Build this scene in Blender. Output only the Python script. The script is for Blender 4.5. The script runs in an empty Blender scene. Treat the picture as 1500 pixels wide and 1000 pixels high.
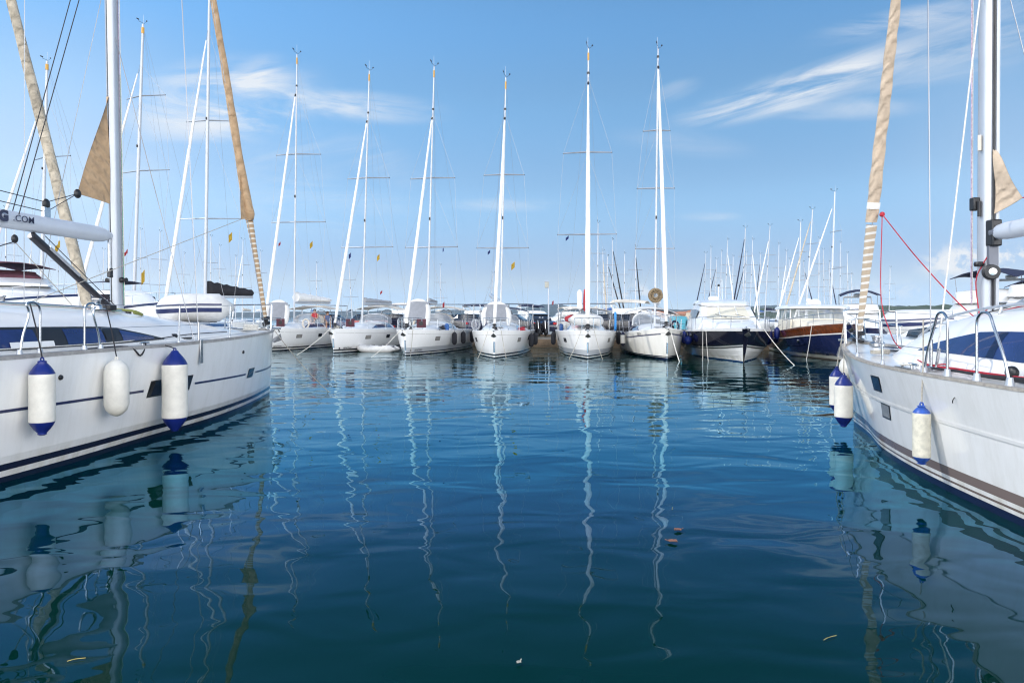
import bpy, math, random
import numpy as np
from mathutils import Vector, Matrix, noise as mnoise
random.seed(7)
R = math.radians
SC = bpy.context.scene
COL = SC.collection

# ------------------------------------------------------------------ camera
CAM_H, HOR, FPX = 1.95, 464.0, 1000.0
cd = bpy.data.cameras.new("camera"); cam = bpy.data.objects.new("camera", cd); COL.objects.link(cam)
cam.location = (0, 0, CAM_H); cam.rotation_euler = (R(90), 0, 0)
cd.sensor_width = 36.0; cd.lens = 24.0; cd.shift_y = -(500 - HOR) / 1500.0
cd.clip_start = 0.05; cd.clip_end = 20000
SC.camera = cam

def at(px, py, Y):
    """world point seen at photo pixel (px,py) at distance Y"""
    return Vector(((px - 750) / FPX * Y, Y, CAM_H - (py - HOR) / FPX * Y))

# ------------------------------------------------------------------ world, sun, exposure
SUN = Vector((-0.69, 0.06, 0.72)).normalized()
SKY_STR = 0.15; FILL_BANK = 26.0
wd = bpy.data.worlds.new("World"); SC.world = wd; wd.use_nodes = True
NT = wd.node_tree; NT.nodes.clear()
def nd(t, typ, **kw):
    n = t.nodes.new(typ)
    for k, v in kw.items(): setattr(n, k, v)
    return n
def mth(t, op, a, b=None, clamp=False):
    n = t.nodes.new('ShaderNodeMath'); n.operation = op; n.use_clamp = clamp
    for i, v in enumerate((a, b)):
        if v is None: continue
        if isinstance(v, (int, float)): n.inputs[i].default_value = v
        else: t.links.new(v, n.inputs[i])
    return n.outputs[0]
def smooth(t, v, a, b, lo=0.0, hi=1.0):
    n = t.nodes.new('ShaderNodeMapRange'); n.interpolation_type = 'SMOOTHSTEP'; n.clamp = True
    t.links.new(v, n.inputs[0])
    for i, x in enumerate((a, b, lo, hi)): n.inputs[i + 1].default_value = x
    return n.outputs[0]
sky = nd(NT, 'ShaderNodeTexSky', sky_type='NISHITA', sun_disc=False)
sky.sun_elevation = math.asin(SUN.z); sky.sun_rotation = math.atan2(SUN.x, SUN.y)
sky.altitude = 0.0; sky.air_density = 0.6; sky.dust_density = 0.0; sky.ozone_density = 3.0
tc = nd(NT, 'ShaderNodeTexCoord')
sp = nd(NT, 'ShaderNodeSeparateXYZ'); NT.links.new(tc.outputs['Generated'], sp.inputs[0])
ay = mth(NT, 'MAXIMUM', mth(NT, 'ABSOLUTE', sp.outputs[1]), 0.15)
cu = mth(NT, 'DIVIDE', sp.outputs[0], ay); cv = mth(NT, 'DIVIDE', sp.outputs[2], ay)
cb = nd(NT, 'ShaderNodeCombineXYZ'); NT.links.new(cu, cb.inputs[0]); NT.links.new(cv, cb.inputs[1])
def cmap(loc, rot, scale):
    m = nd(NT, 'ShaderNodeMapping', vector_type='TEXTURE'); NT.links.new(cb.outputs[0], m.inputs[0])
    m.inputs['Location'].default_value = (loc[0], loc[1], 0); m.inputs['Rotation'].default_value = (0, 0, rot)
    m.inputs['Scale'].default_value = (scale[0], scale[1], 1); return m.outputs[0]
def cnoise(rot, sc, detail, dist, scale, lo, hi, seed):
    n = nd(NT, 'ShaderNodeTexNoise'); NT.links.new(cmap((seed, seed * .37), rot, sc), n.inputs['Vector'])
    n.inputs['Scale'].default_value = scale; n.inputs['Detail'].default_value = detail
    n.inputs['Roughness'].default_value = 0.62; n.inputs['Distortion'].default_value = dist
    return smooth(NT, n.outputs[0], lo, hi)
wisp_a = cnoise(R(17), (.24, .036), 8, 1.0, 1.0, .30, .74, 3.1)
wisp_b = cnoise(R(-4), (.26, .05), 7, 1.0, 1.0, .32, .66, 8.3)
cumul = cnoise(0, (.035, .026), 7, .2, 1.0, .42, .58, 1.7)
def blob(px, py, rx, ry, rot, amp, nz, inner=.1):
    v = cmap(((px - 750) / 1000, (HOR - py) / 1000), R(rot), (rx / 1000, ry / 1000))
    l = nd(NT, 'ShaderNodeVectorMath', operation='LENGTH'); NT.links.new(v, l.inputs[0])
    s = smooth(NT, l.outputs['Value'], inner, 1.0, amp, 0.0)
    return mth(NT, 'MULTIPLY', s, nz)
cl = None
for args in [(325, 150, 185, 80, 6, 1.3, wisp_b), (360, 115, 70, 30, 32, .7, wisp_a), (520, 156, 170, 30, -4, .9, wisp_b), (385, 120, 60, 40, 35, .5, wisp_a),
             (470, 300, 200, 60, -3, .32, wisp_b), (420, 235, 140, 55, 10, .3, wisp_a), (560, 235, 90, 40, -25, .3, wisp_a),
             (1170, 126, 240, 36, 17, 1.3, wisp_a), (1400, 62, 330, 85, 18, .42, wisp_a), (1120, 150, 150, 34, 12, .5, wisp_a), (1330, 30, 200, 26, 12, .5, wisp_b),
             (1240, 160, 150, 22, 2, .45, wisp_b), (1040, 317, 60, 10, 0, .5, wisp_b), (990, 133, 50, 18, 20, .5, wisp_a),
             (740, 300, 110, 14, 0, .35, wisp_b), (1405, 382, 80, 34, 8, 1.25, cumul), (1485, 378, 60, 30, 0, 1.0, cumul),
             (930, 428, 60, 16, 6, .8, cumul), (1300, 425, 160, 22, 0, .35, cumul), (130, 250, 160, 60, 0, .25, wisp_b), (20, 260, 460, 340, 0, .36, 1.0), (1480, 200, 260, 260, 0, .12, 1.0),
             (1000, 210, 130, 25, -6, .2, wisp_b)]:
    b = blob(*args); cl = b if cl is None else mth(NT, 'ADD', cl, b)
cl = mth(NT, 'MULTIPLY', mth(NT, 'MINIMUM', cl, 1.0), .82)
cl = mth(NT, 'MULTIPLY', cl, smooth(NT, sp.outputs[2], 0.004, .03))
mixc = nd(NT, 'ShaderNodeMix', data_type='RGBA')
NT.links.new(cl, mixc.inputs[0]); mixc.inputs[7].default_value = (4.9, 5.0, 5.1, 1)
# marine haze: the clear-air sky is a little too pale and yellow at the horizon for this humid summer air
rp = nd(NT, 'ShaderNodeValToRGB'); NT.links.new(sp.outputs[2], rp.inputs[0]); rp.color_ramp.interpolation = 'EASE'
AIR = [(0.0, (.53, .58, .74)), (.02, (.56, .60, .73)), (.055, (.76, .67, .65)), (.18, (1.08, 1.12, .97)), (.30, (1.12, 1.33, 1.17)), (.40, (1.08, 1.46, 1.37)), (1.0, (.95, 1.3, 1.35))]
while len(rp.color_ramp.elements) < len(AIR): rp.color_ramp.elements.new(.5)
for e_, (q_, c_) in zip(rp.color_ramp.elements, AIR): e_.position = q_; e_.color = c_ + (1,)
air = nd(NT, 'ShaderNodeMix', data_type='RGBA', blend_type='MULTIPLY'); air.inputs[0].default_value = 1.0
NT.links.new(sky.outputs[0], air.inputs[6]); NT.links.new(rp.outputs[0], air.inputs[7]); NT.links.new(air.outputs[2], mixc.inputs[6])
# added fill light: unseen bright cloud bank behind the camera, for the shaded hulls
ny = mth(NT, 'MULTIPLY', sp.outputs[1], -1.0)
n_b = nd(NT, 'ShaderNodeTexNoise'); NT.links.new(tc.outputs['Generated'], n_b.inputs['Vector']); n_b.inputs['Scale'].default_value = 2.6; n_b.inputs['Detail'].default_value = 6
fill_bank = mth(NT, 'MULTIPLY', mth(NT, 'MULTIPLY', smooth(NT, ny, .02, .30), smooth(NT, sp.outputs[2], .36, .68, 1.0, 0.0)), smooth(NT, n_b.outputs[0], .22, .48, .45, 1.0))
mixb = nd(NT, 'ShaderNodeMix', data_type='RGBA'); NT.links.new(fill_bank, mixb.inputs[0]); NT.links.new(mixc.outputs[2], mixb.inputs[6])
mixb.inputs[7].default_value = (FILL_BANK * 1.0, FILL_BANK * 1.0, FILL_BANK * 1.02, 1)
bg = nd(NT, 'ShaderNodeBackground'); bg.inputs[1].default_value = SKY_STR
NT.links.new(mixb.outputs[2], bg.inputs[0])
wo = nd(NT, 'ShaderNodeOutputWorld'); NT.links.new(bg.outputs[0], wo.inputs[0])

sl = bpy.data.lights.new("sun", 'SUN'); sl.energy = 1.9; sl.angle = R(0.53); sl.color = (1.0, .955, .88)
so = bpy.data.objects.new("sun", sl); COL.objects.link(so); so.location = (-20, 5, 40)
so.rotation_euler = SUN.to_track_quat('Z', 'Y').to_euler()
SC.view_settings.view_transform = 'Standard'; SC.view_settings.look = 'None'
SC.view_settings.exposure = 0.32; SC.view_settings.gamma = 1.0
SC.render.engine = 'CYCLES'
cy = SC.cycles
cy.use_denoising = True
try: cy.denoiser = 'OPENIMAGEDENOISE'
except Exception: pass
cy.max_bounces = 8; cy.glossy_bounces = 4; cy.transmission_bounces = 6; cy.transparent_max_bounces = 12
cy.caustics_reflective = False; cy.caustics_refractive = False
cy.sample_clamp_indirect = 6.0
cy.filter_width = 1.2

# ------------------------------------------------------------------ materials
MATS = {}
def mat(name, col, rough=.4, metal=0.0, var=.07, vs=3.0, bump=0.0, bs=40.0, coat=0.0, trans=0.0, alpha=1.0, sub=0.0, fold=0.0):
    if name in MATS: return MATS[name]
    m = bpy.data.materials.new(name); m.use_nodes = True; t = m.node_tree
    p = t.nodes['Principled BSDF']
    p.inputs['Roughness'].default_value = rough; p.inputs['Metallic'].default_value = metal
    p.inputs['Coat Weight'].default_value = coat; p.inputs['Coat Roughness'].default_value = .08
    p.inputs['Transmission Weight'].default_value = trans; p.inputs['Alpha'].default_value = alpha
    c = nd(t, 'ShaderNodeTexCoord')
    n = nd(t, 'ShaderNodeTexNoise'); t.links.new(c.outputs['Object'], n.inputs['Vector'])
    n.inputs['Scale'].default_value = vs; n.inputs['Detail'].default_value = 5; n.inputs['Roughness'].default_value = .65
    mx = nd(t, 'ShaderNodeMix', data_type='RGBA'); t.links.new(smooth(t, n.outputs[0], .3, .7), mx.inputs[0])
    mx.inputs[6].default_value = tuple(min(1, x * (1 - var)) for x in col) + (1,)
    mx.inputs[7].default_value = tuple(min(1, x * (1 + var)) for x in col) + (1,)
    t.links.new(mx.outputs[2], p.inputs['Base Color'])
    if bump > 0:
        n2 = nd(t, 'ShaderNodeTexNoise'); t.links.new(c.outputs['Object'], n2.inputs['Vector'])
        n2.inputs['Scale'].default_value = bs; n2.inputs['Detail'].default_value = 3
        b = nd(t, 'ShaderNodeBump'); b.inputs['Strength'].default_value = 1.0; b.inputs['Distance'].default_value = bump
        t.links.new(n2.outputs[0], b.inputs['Height']); t.links.new(b.outputs[0], p.inputs['Normal'])
    if fold > 0:
        mp = nd(t, 'ShaderNodeMapping'); t.links.new(c.outputs['Object'], mp.inputs[0]); mp.inputs['Rotation'].default_value = (R(38), R(35), 0)
        wv = nd(t, 'ShaderNodeTexWave', wave_type='BANDS', bands_direction='Z'); t.links.new(mp.outputs[0], wv.inputs['Vector'])
        wv.inputs['Scale'].default_value = 2.1; wv.inputs['Distortion'].default_value = 5.0; wv.inputs['Detail'].default_value = 3; wv.inputs['Detail Scale'].default_value = 1.6
        b2 = nd(t, 'ShaderNodeBump'); b2.inputs['Distance'].default_value = fold; t.links.new(wv.outputs['Fac'], b2.inputs['Height'])
        if bump > 0: t.links.new(b.outputs[0], b2.inputs['Normal'])
        t.links.new(b2.outputs[0], p.inputs['Normal'])
    MATS[name] = m; return m

def hullmat(name, base, bands, dirt=.12, rough=.16):
    """gelcoat with painted bands at heights above the waterline (boat coordinates) and faint run-down grime"""
    if name in MATS: return MATS[name]
    m = bpy.data.materials.new(name); m.use_nodes = True; t = m.node_tree; p = t.nodes['Principled BSDF']
    p.inputs['Roughness'].default_value = rough; p.inputs['Coat Weight'].default_value = .3; p.inputs['Coat Roughness'].default_value = .06
    c = nd(t, 'ShaderNodeTexCoord'); s = nd(t, 'ShaderNodeSeparateXYZ'); t.links.new(c.outputs['Object'], s.inputs[0])
    mp = nd(t, 'ShaderNodeMapping'); t.links.new(c.outputs['Object'], mp.inputs[0]); mp.inputs['Scale'].default_value = (2.2, 2.2, .35)
    n = nd(t, 'ShaderNodeTexNoise'); t.links.new(mp.outputs[0], n.inputs['Vector']); n.inputs['Scale'].default_value = 1.6
    n.inputs['Detail'].default_value = 8; n.inputs['Roughness'].default_value = .7
    mx = nd(t, 'ShaderNodeMix', data_type='RGBA')
    t.links.new(smooth(t, n.outputs[0], .42, .78, 0, dirt), mx.inputs[0])
    mx.inputs[6].default_value = base + (1,); mx.inputs[7].default_value = (.42, .40, .33, 1)
    cur = mx.outputs[2]
    sc_ = nd(t, 'ShaderNodeMix', data_type='RGBA'); t.links.new(cur, sc_.inputs[6]); sc_.inputs[7].default_value = (.46, .41, .27, 1); bands = list(bands)
    t.links.new(mth(t, 'MULTIPLY', smooth(t, s.outputs[2], .02, .42, .55, 0.0), smooth(t, n.outputs[0], .35, .7)), sc_.inputs[0]); cur = sc_.outputs[2]
    for z0, z1, cc in bands:
        f = mth(t, 'MULTIPLY', mth(t, 'GREATER_THAN', s.outputs[2], z0), mth(t, 'LESS_THAN', s.outputs[2], z1))
        k = nd(t, 'ShaderNodeMix', data_type='RGBA'); t.links.new(f, k.inputs[0]); t.links.new(cur, k.inputs[6])
        k.inputs[7].default_value = cc + (1,); cur = k.outputs[2]
    t.links.new(cur, p.inputs['Base Color'])
    n3 = nd(t, 'ShaderNodeTexNoise'); t.links.new(c.outputs['Object'], n3.inputs['Vector']); n3.inputs['Scale'].default_value = 1.1
    b = nd(t, 'ShaderNodeBump'); b.inputs['Distance'].default_value = .006; t.links.new(n3.outputs[0], b.inputs['Height'])
    t.links.new(b.outputs[0], p.inputs['Normal'])
    MATS[name] = m; return m

NAVY = (.012, .018, .05)
M_GEL = mat('white_gelcoat', (.79, .79, .78), .22, var=.03, vs=1.2, coat=.2)
M_DECK = mat('nonskid_deck', (.66, .66, .645), .55, var=.05, vs=2, bump=.0015, bs=220)
M_ALU = mat('anodised_aluminium', (.44, .47, .51), .36, .35, var=.05, vs=1.5)
M_WHITEMAST = mat('white_mast_paint', (.82, .82, .82), .3, var=.04, vs=1.5)
M_STEEL = mat('stainless_steel', (.52, .52, .53), .24, 1.0, var=.06, vs=6)
M_WIRE = mat('stainless_wire', (.33, .34, .36), .35, .6, var=.05)
M_RAIL = mat('grey_toe_rail', (.33, .32, .31), .6, var=.16, vs=9, bump=.001, bs=80)
M_BLACK = mat('black_plastic', (.014, .014, .016), .42, var=.15)
M_RUBBER = mat('black_fender_cloth', (.017, .018, .024), .8, var=.2, vs=12, bump=.002, bs=90)
M_WINDOW = mat('navy_tinted_acrylic', (.016, .028, .115), .07, var=.25, vs=1.2, coat=.6)
M_DARKGLASS = mat('dark_port_glass', (.02, .023, .03), .06, var=.2, coat=.4)
M_GREYGLASS = mat('grey_port_glass', (.30, .29, .27), .18, var=.2, coat=.4)
M_FRAME = mat('black_window_frame', (.02, .02, .022), .35)
M_TAN = mat('tan_sailcloth', (.47, .32, .19), .85, var=.12, vs=5, bump=.004, bs=9, fold=.02)
M_TANR = mat('pale_tan_sailcloth', (.54, .43, .32), .85, var=.12, vs=5, bump=.004, bs=9, fold=.02)
M_BEIGE = mat('weathered_beige_sailcloth', (.52, .455, .355), .85, var=.25, vs=2.2, bump=.005, bs=8, fold=.03)
M_SAILW = mat('white_sailcloth', (.76, .755, .73), .75, var=.06, vs=4, bump=.004, bs=12)
M_CREAM = mat('cream_canvas', (.66, .60, .51), .85, var=.07, vs=4, bump=.003, bs=25)
M_NAVYC = mat('navy_canvas', (.010, .014, .045), .8, var=.2, vs=6, bump=.003, bs=30)
M_BLUEC = mat('blue_canvas', (.035, .12, .36), .75, var=.2, vs=5, bump=.003, bs=20)
M_BLACKC = mat('black_canvas', (.012, .012, .016), .8, var=.2, vs=6, bump=.004, bs=18)
M_MAROON = mat('maroon_canvas', (.085, .022, .035), .8, var=.2, vs=6, bump=.003, bs=20)
M_REDC = mat('red_canvas', (.42, .03, .04), .8, var=.15, vs=6, bump=.004, bs=20)
M_GREYC = mat('grey_canvas', (.33, .345, .37), .75, var=.08, vs=4, bump=.003, bs=20)
M_ROPEW = mat('white_rope', (.66, .64, .58), .8, var=.15, vs=40)
M_ROPEG = mat('weathered_rope', (.42, .39, .33), .85, var=.2, vs=30)
M_ROPER = mat('red_rope', (.42, .022, .04), .7, var=.2, vs=40)
M_ROPEK = mat('black_rope', (.02, .02, .025), .8, var=.2, vs=40)
M_ROPEGR = mat('green_rope', (.03, .33, .20), .8, var=.2, vs=40)
M_VINYL = mat('white_fender_vinyl', (.76, .735, .66), .42, var=.07, vs=7, bump=.0025, bs=14)
M_VINYLB = mat('blue_fender_vinyl', (.008, .021, .17), .38, var=.12, vs=7)
M_VINYLF = mat('faded_blue_vinyl', (.03, .10, .42), .42, var=.25, vs=18)
M_HYP = mat('white_inflatable_fabric', (.62, .62, .605), .5, var=.07, vs=5, bump=.003, bs=10)
M_HYPG = mat('grey_inflatable_fabric', (.23, .245, .275), .6, var=.08, vs=5)
M_STRIPE = mat('navy_stripe', (.014, .022, .085), .3, var=.08)
M_WOOD = mat('varnished_mahogany', (.14, .037, .012), .2, var=.35, vs=6, coat=.7)
M_NAVYHULL = hullmat('navy_hull_paint', (.006, .007, .020), [], dirt=.02, rough=.1)
M_TEAL = mat('teal_paint', (.10, .36, .42), .4, var=.1)
M_YELLOW = mat('yellow_flag_cloth', (.62, .42, .05), .8, var=.1)
M_FLAGR = mat('red_flag_cloth', (.45, .04, .05), .8)
M_FLAGB = mat('navy_flag_cloth', (.03, .05, .2), .8)
M_CLEAR = mat('clear_vinyl_window', (.55, .58, .60), .12, var=.1, alpha=.45)
M_GALV = mat('galvanised_steel', (.16, .165, .17), .55, .4, var=.2, vs=12)
M_ROWMAST = mat('silver_mast_paint', (.52, .54, .565), .34, .15, var=.06, vs=1.5)
M_ORANGE = mat('orange_mast_band', (.65, .36, .06), .5)

# ------------------------------------------------------------------ mesh helpers
class MB:
    def __init__(s): s.v, s.f, s.mi, s.sharp = [], [], [], []
    def add(s, vs, fs, mi=0):
        o = len(s.v); s.v.extend([tuple(p) for p in vs]); s.f.extend([tuple(i + o for i in q) for q in fs]); s.mi.extend([mi] * len(fs)); return o
    def box(s, c, d, rz=0.0, tilt=None):
        x, y, z = (k / 2 for k in d); vs = [(a * x, b * y, e * z) for a in (-1, 1) for b in (-1, 1) for e in (-1, 1)]
        M = Matrix.Rotation(rz, 3, 'Z')
        if tilt is not None: M = tilt.to_3x3() @ M
        vs = [M @ Vector(p) + Vector(c) for p in vs]
        s.add(vs, [(0, 1, 3, 2), (4, 6, 7, 5), (0, 4, 5, 1), (2, 3, 7, 6), (0, 2, 6, 4), (1, 5, 7, 3)]); return s
    def tube(s, pts, r, n=8, sx=1.0, cap=True, ref=None):
        pts = [Vector(p) for p in pts]; k = len(pts); rr = [r] * k if isinstance(r, (int, float)) else list(r)
        rings, u = [], None
        for i in range(k):
            t = (pts[min(i + 1, k - 1)] - pts[max(i - 1, 0)]).normalized()
            if u is None:
                a = Vector(ref) if ref is not None else (Vector((0, 0, 1)) if abs(t.z) < .9 else Vector((1, 0, 0)))
                u = (a - t * a.dot(t)).normalized()
            else: u = (u - t * u.dot(t)).normalized()
            w = t.cross(u)
            rings.append([pts[i] + (u * math.cos(2 * math.pi * j / n) * sx + w * math.sin(2 * math.pi * j / n)) * rr[i] for j in range(n)])
        return s.loft(rings, closed=True, cap=cap)
    def loft(s, rings, closed=False, cap=False, mi=0):
        n = len(rings[0]); vs = [p for r in rings for p in r]; fs = []
        for i in range(len(rings) - 1):
            for j in range(n if closed else n - 1):
                a, b = i * n + j, i * n + (j + 1) % n
                fs.append((a, b, b + n, a + n))
        if cap: fs.append(tuple(range(n))[::-1]); fs.append(tuple((len(rings) - 1) * n + j for j in range(n)))
        s.add(vs, fs, mi); return s
    def lathe(s, prof, c=(0, 0, 0), n=20, axis=None):
        M = Vector(axis).to_track_quat('Z', 'Y').to_matrix() if axis is not None else Matrix.Identity(3)
        rings = [[M @ Vector((r * math.cos(2 * math.pi * j / n), r * math.sin(2 * math.pi * j / n), z)) + Vector(c) for j in range(n)] for r, z in prof]
        return s.loft(rings, closed=True, cap=True)
    def ball(s, c, r, n=12, m=8, sc=(1, 1, 1)):
        prof = [(max(1e-4, math.sin(math.pi * i / m)), -math.cos(math.pi * i / m)) for i in range(m + 1)]
        rings = [[Vector((q * math.cos(2 * math.pi * j / n) * sc[0] * r, q * math.sin(2 * math.pi * j / n) * sc[1] * r, z * sc[2] * r)) + Vector(c) for j in range(n)] for q, z in prof]
        return s.loft(rings, closed=True, cap=True)
    def sweep(s, pts, w, h):
        """rectangular bar along a path, bottom at the path"""
        pts = [Vector(p) for p in pts]; rings = []
        for i in range(len(pts)):
            t = pts[min(i + 1, len(pts) - 1)] - pts[max(i - 1, 0)]
            l = Vector((t.y, -t.x, 0)).normalized() * (w / 2)
            rings.append([pts[i] - l, pts[i] + l, pts[i] + l + Vector((0, 0, h)), pts[i] - l + Vector((0, 0, h))])
        return s.loft(rings, closed=True, cap=True)
    def slab(s, grid, thick):
        """a sheet (rows of points) given real thickness downwards"""
        k, n = len(grid), len(grid[0]); top = [Vector(p) for r in grid for p in r]
        vs = top + [p - Vector((0, 0, thick)) for p in top]; N = k * n; fs = []
        for i in range(k - 1):
            for j in range(n - 1):
                a = i * n + j; fs.append((a, a + 1, a + n + 1, a + n)); fs.append((N + a, N + a + n, N + a + n + 1, N + a + 1))
        for i in range(k - 1):
            for a, b in ((i * n, (i + 1) * n), ((i + 2) * n - 1, (i + 1) * n - 1)): fs.append((a, b, N + b, N + a))
        for j in range(n - 1):
            for a, b in ((j + 1, j), ((k - 1) * n + j, (k - 1) * n + j + 1)): fs.append((a, b, N + b, N + a))
        s.add(vs, fs); return s
    def build(s, name, mats, parent=None, angle=35, smoothf=True, bevel=0.0, world=False):
        me = bpy.data.meshes.new(name); me.from_pydata(s.v, [], s.f)
        mats = mats if isinstance(mats, (list, tuple)) else [mats]
        for m in mats: me.materials.append(m)
        if len(mats) > 1: me.polygons.foreach_set('material_index', s.mi)
        import bmesh
        bm = bmesh.new(); bm.from_mesh(me); bmesh.ops.recalc_face_normals(bm, faces=bm.faces); bm.to_mesh(me); bm.free()
        if smoothf:
            me.polygons.foreach_set('use_smooth', [True] * len(me.polygons)); me.set_sharp_from_angle(angle=R(angle))
        o = bpy.data.objects.new(name, me); COL.objects.link(o)
        if parent is not None: o.parent = parent
        if bevel > 0:
            b = o.modifiers.new('soft_edges', 'BEVEL'); b.width = bevel; b.segments = 2; b.limit_method = 'ANGLE'; b.angle_limit = R(40)
        return o

def tag(o, label, cat, group=None, kind=None):
    o['label'] = label; o['category'] = cat
    if group: o['group'] = group
    if kind: o['kind'] = kind
    return o
def empty(name, loc=(0, 0, 0), rz=0.0):
    o = bpy.data.objects.new(name, None); COL.objects.link(o); o.location = loc; o.rotation_euler = (0, 0, rz); o.empty_display_size = .2; return o
def structure(o): o['kind'] = 'structure'; return o
def text(body, size, m, parent, loc, X, U, ext=.002, shear=0.0, space=1.0, bold=0.0):
    c = bpy.data.curves.new('lettering', 'FONT'); c.body = body; c.size = size; c.extrude = ext; c.shear = shear; c.space_character = space
    c.offset = bold; c.align_x = 'CENTER'; c.align_y = 'CENTER'; c.materials.append(m)
    tmp = bpy.data.objects.new('lettering_curve', c); me = bpy.data.meshes.new_from_object(tmp); bpy.data.objects.remove(tmp)
    o = bpy.data.objects.new('lettering', me); COL.objects.link(o); o.parent = parent
    X = Vector(X).normalized(); U = Vector(U); U = (U - X * U.dot(X)).normalized(); N = X.cross(U)
    o.matrix_local = Matrix((X, U, N)).transposed().to_4x4(); o.location = loc
    return o
def copy_tree(o, parent=None):
    c = o.copy(); COL.objects.link(c)
    if parent is not None: c.parent = parent
    for ch in o.children: copy_tree(ch, c)
    return c
def curve_pts(pts, n=6):
    """Catmull-Rom through points"""
    P = [Vector(p) for p in pts]; P = [2 * P[0] - P[1]] + P + [2 * P[-1] - P[-2]]; out = []
    for i in range(1, len(P) - 2):
        a, b, c, d = P[i - 1:i + 3]
        for k in range(n):
            t = k / n
            out.append(.5 * ((2 * b) + (c - a) * t + (2 * a - 5 * b + 4 * c - d) * t * t + (3 * b - a - 3 * c + d) * t ** 3))
    return out + [P[-2]]
def sag(a, b, s, n=10):
    a, b = Vector(a), Vector(b); return [a.lerp(b, i / n) - Vector((0, 0, s * 4 * (i / n) * (1 - i / n))) for i in range(n + 1)]
def itp(tab):
    xs = np.array([t[0] for t in tab], float); ys = np.array([t[1] for t in tab], float)
    h = np.diff(xs); dl = np.diff(ys) / h; m = np.zeros(len(xs)); m[0], m[-1] = dl[0], dl[-1]
    for i in range(1, len(xs) - 1): m[i] = 0 if dl[i - 1] * dl[i] <= 0 else (h[i - 1] + h[i]) / (h[i] / dl[i - 1] + h[i - 1] / dl[i])
    def f(x):
        x = min(max(x, xs[0]), xs[-1]); i = min(int(np.searchsorted(xs, x, 'right')) - 1, len(xs) - 2); t = (x - xs[i]) / h[i]
        return float((1 + 2 * t) * (1 - t) ** 2 * ys[i] + t * (1 - t) ** 2 * h[i] * m[i] + t * t * (3 - 2 * t) * ys[i + 1] + t * t * (t - 1) * h[i] * m[i + 1])
    return f

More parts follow.
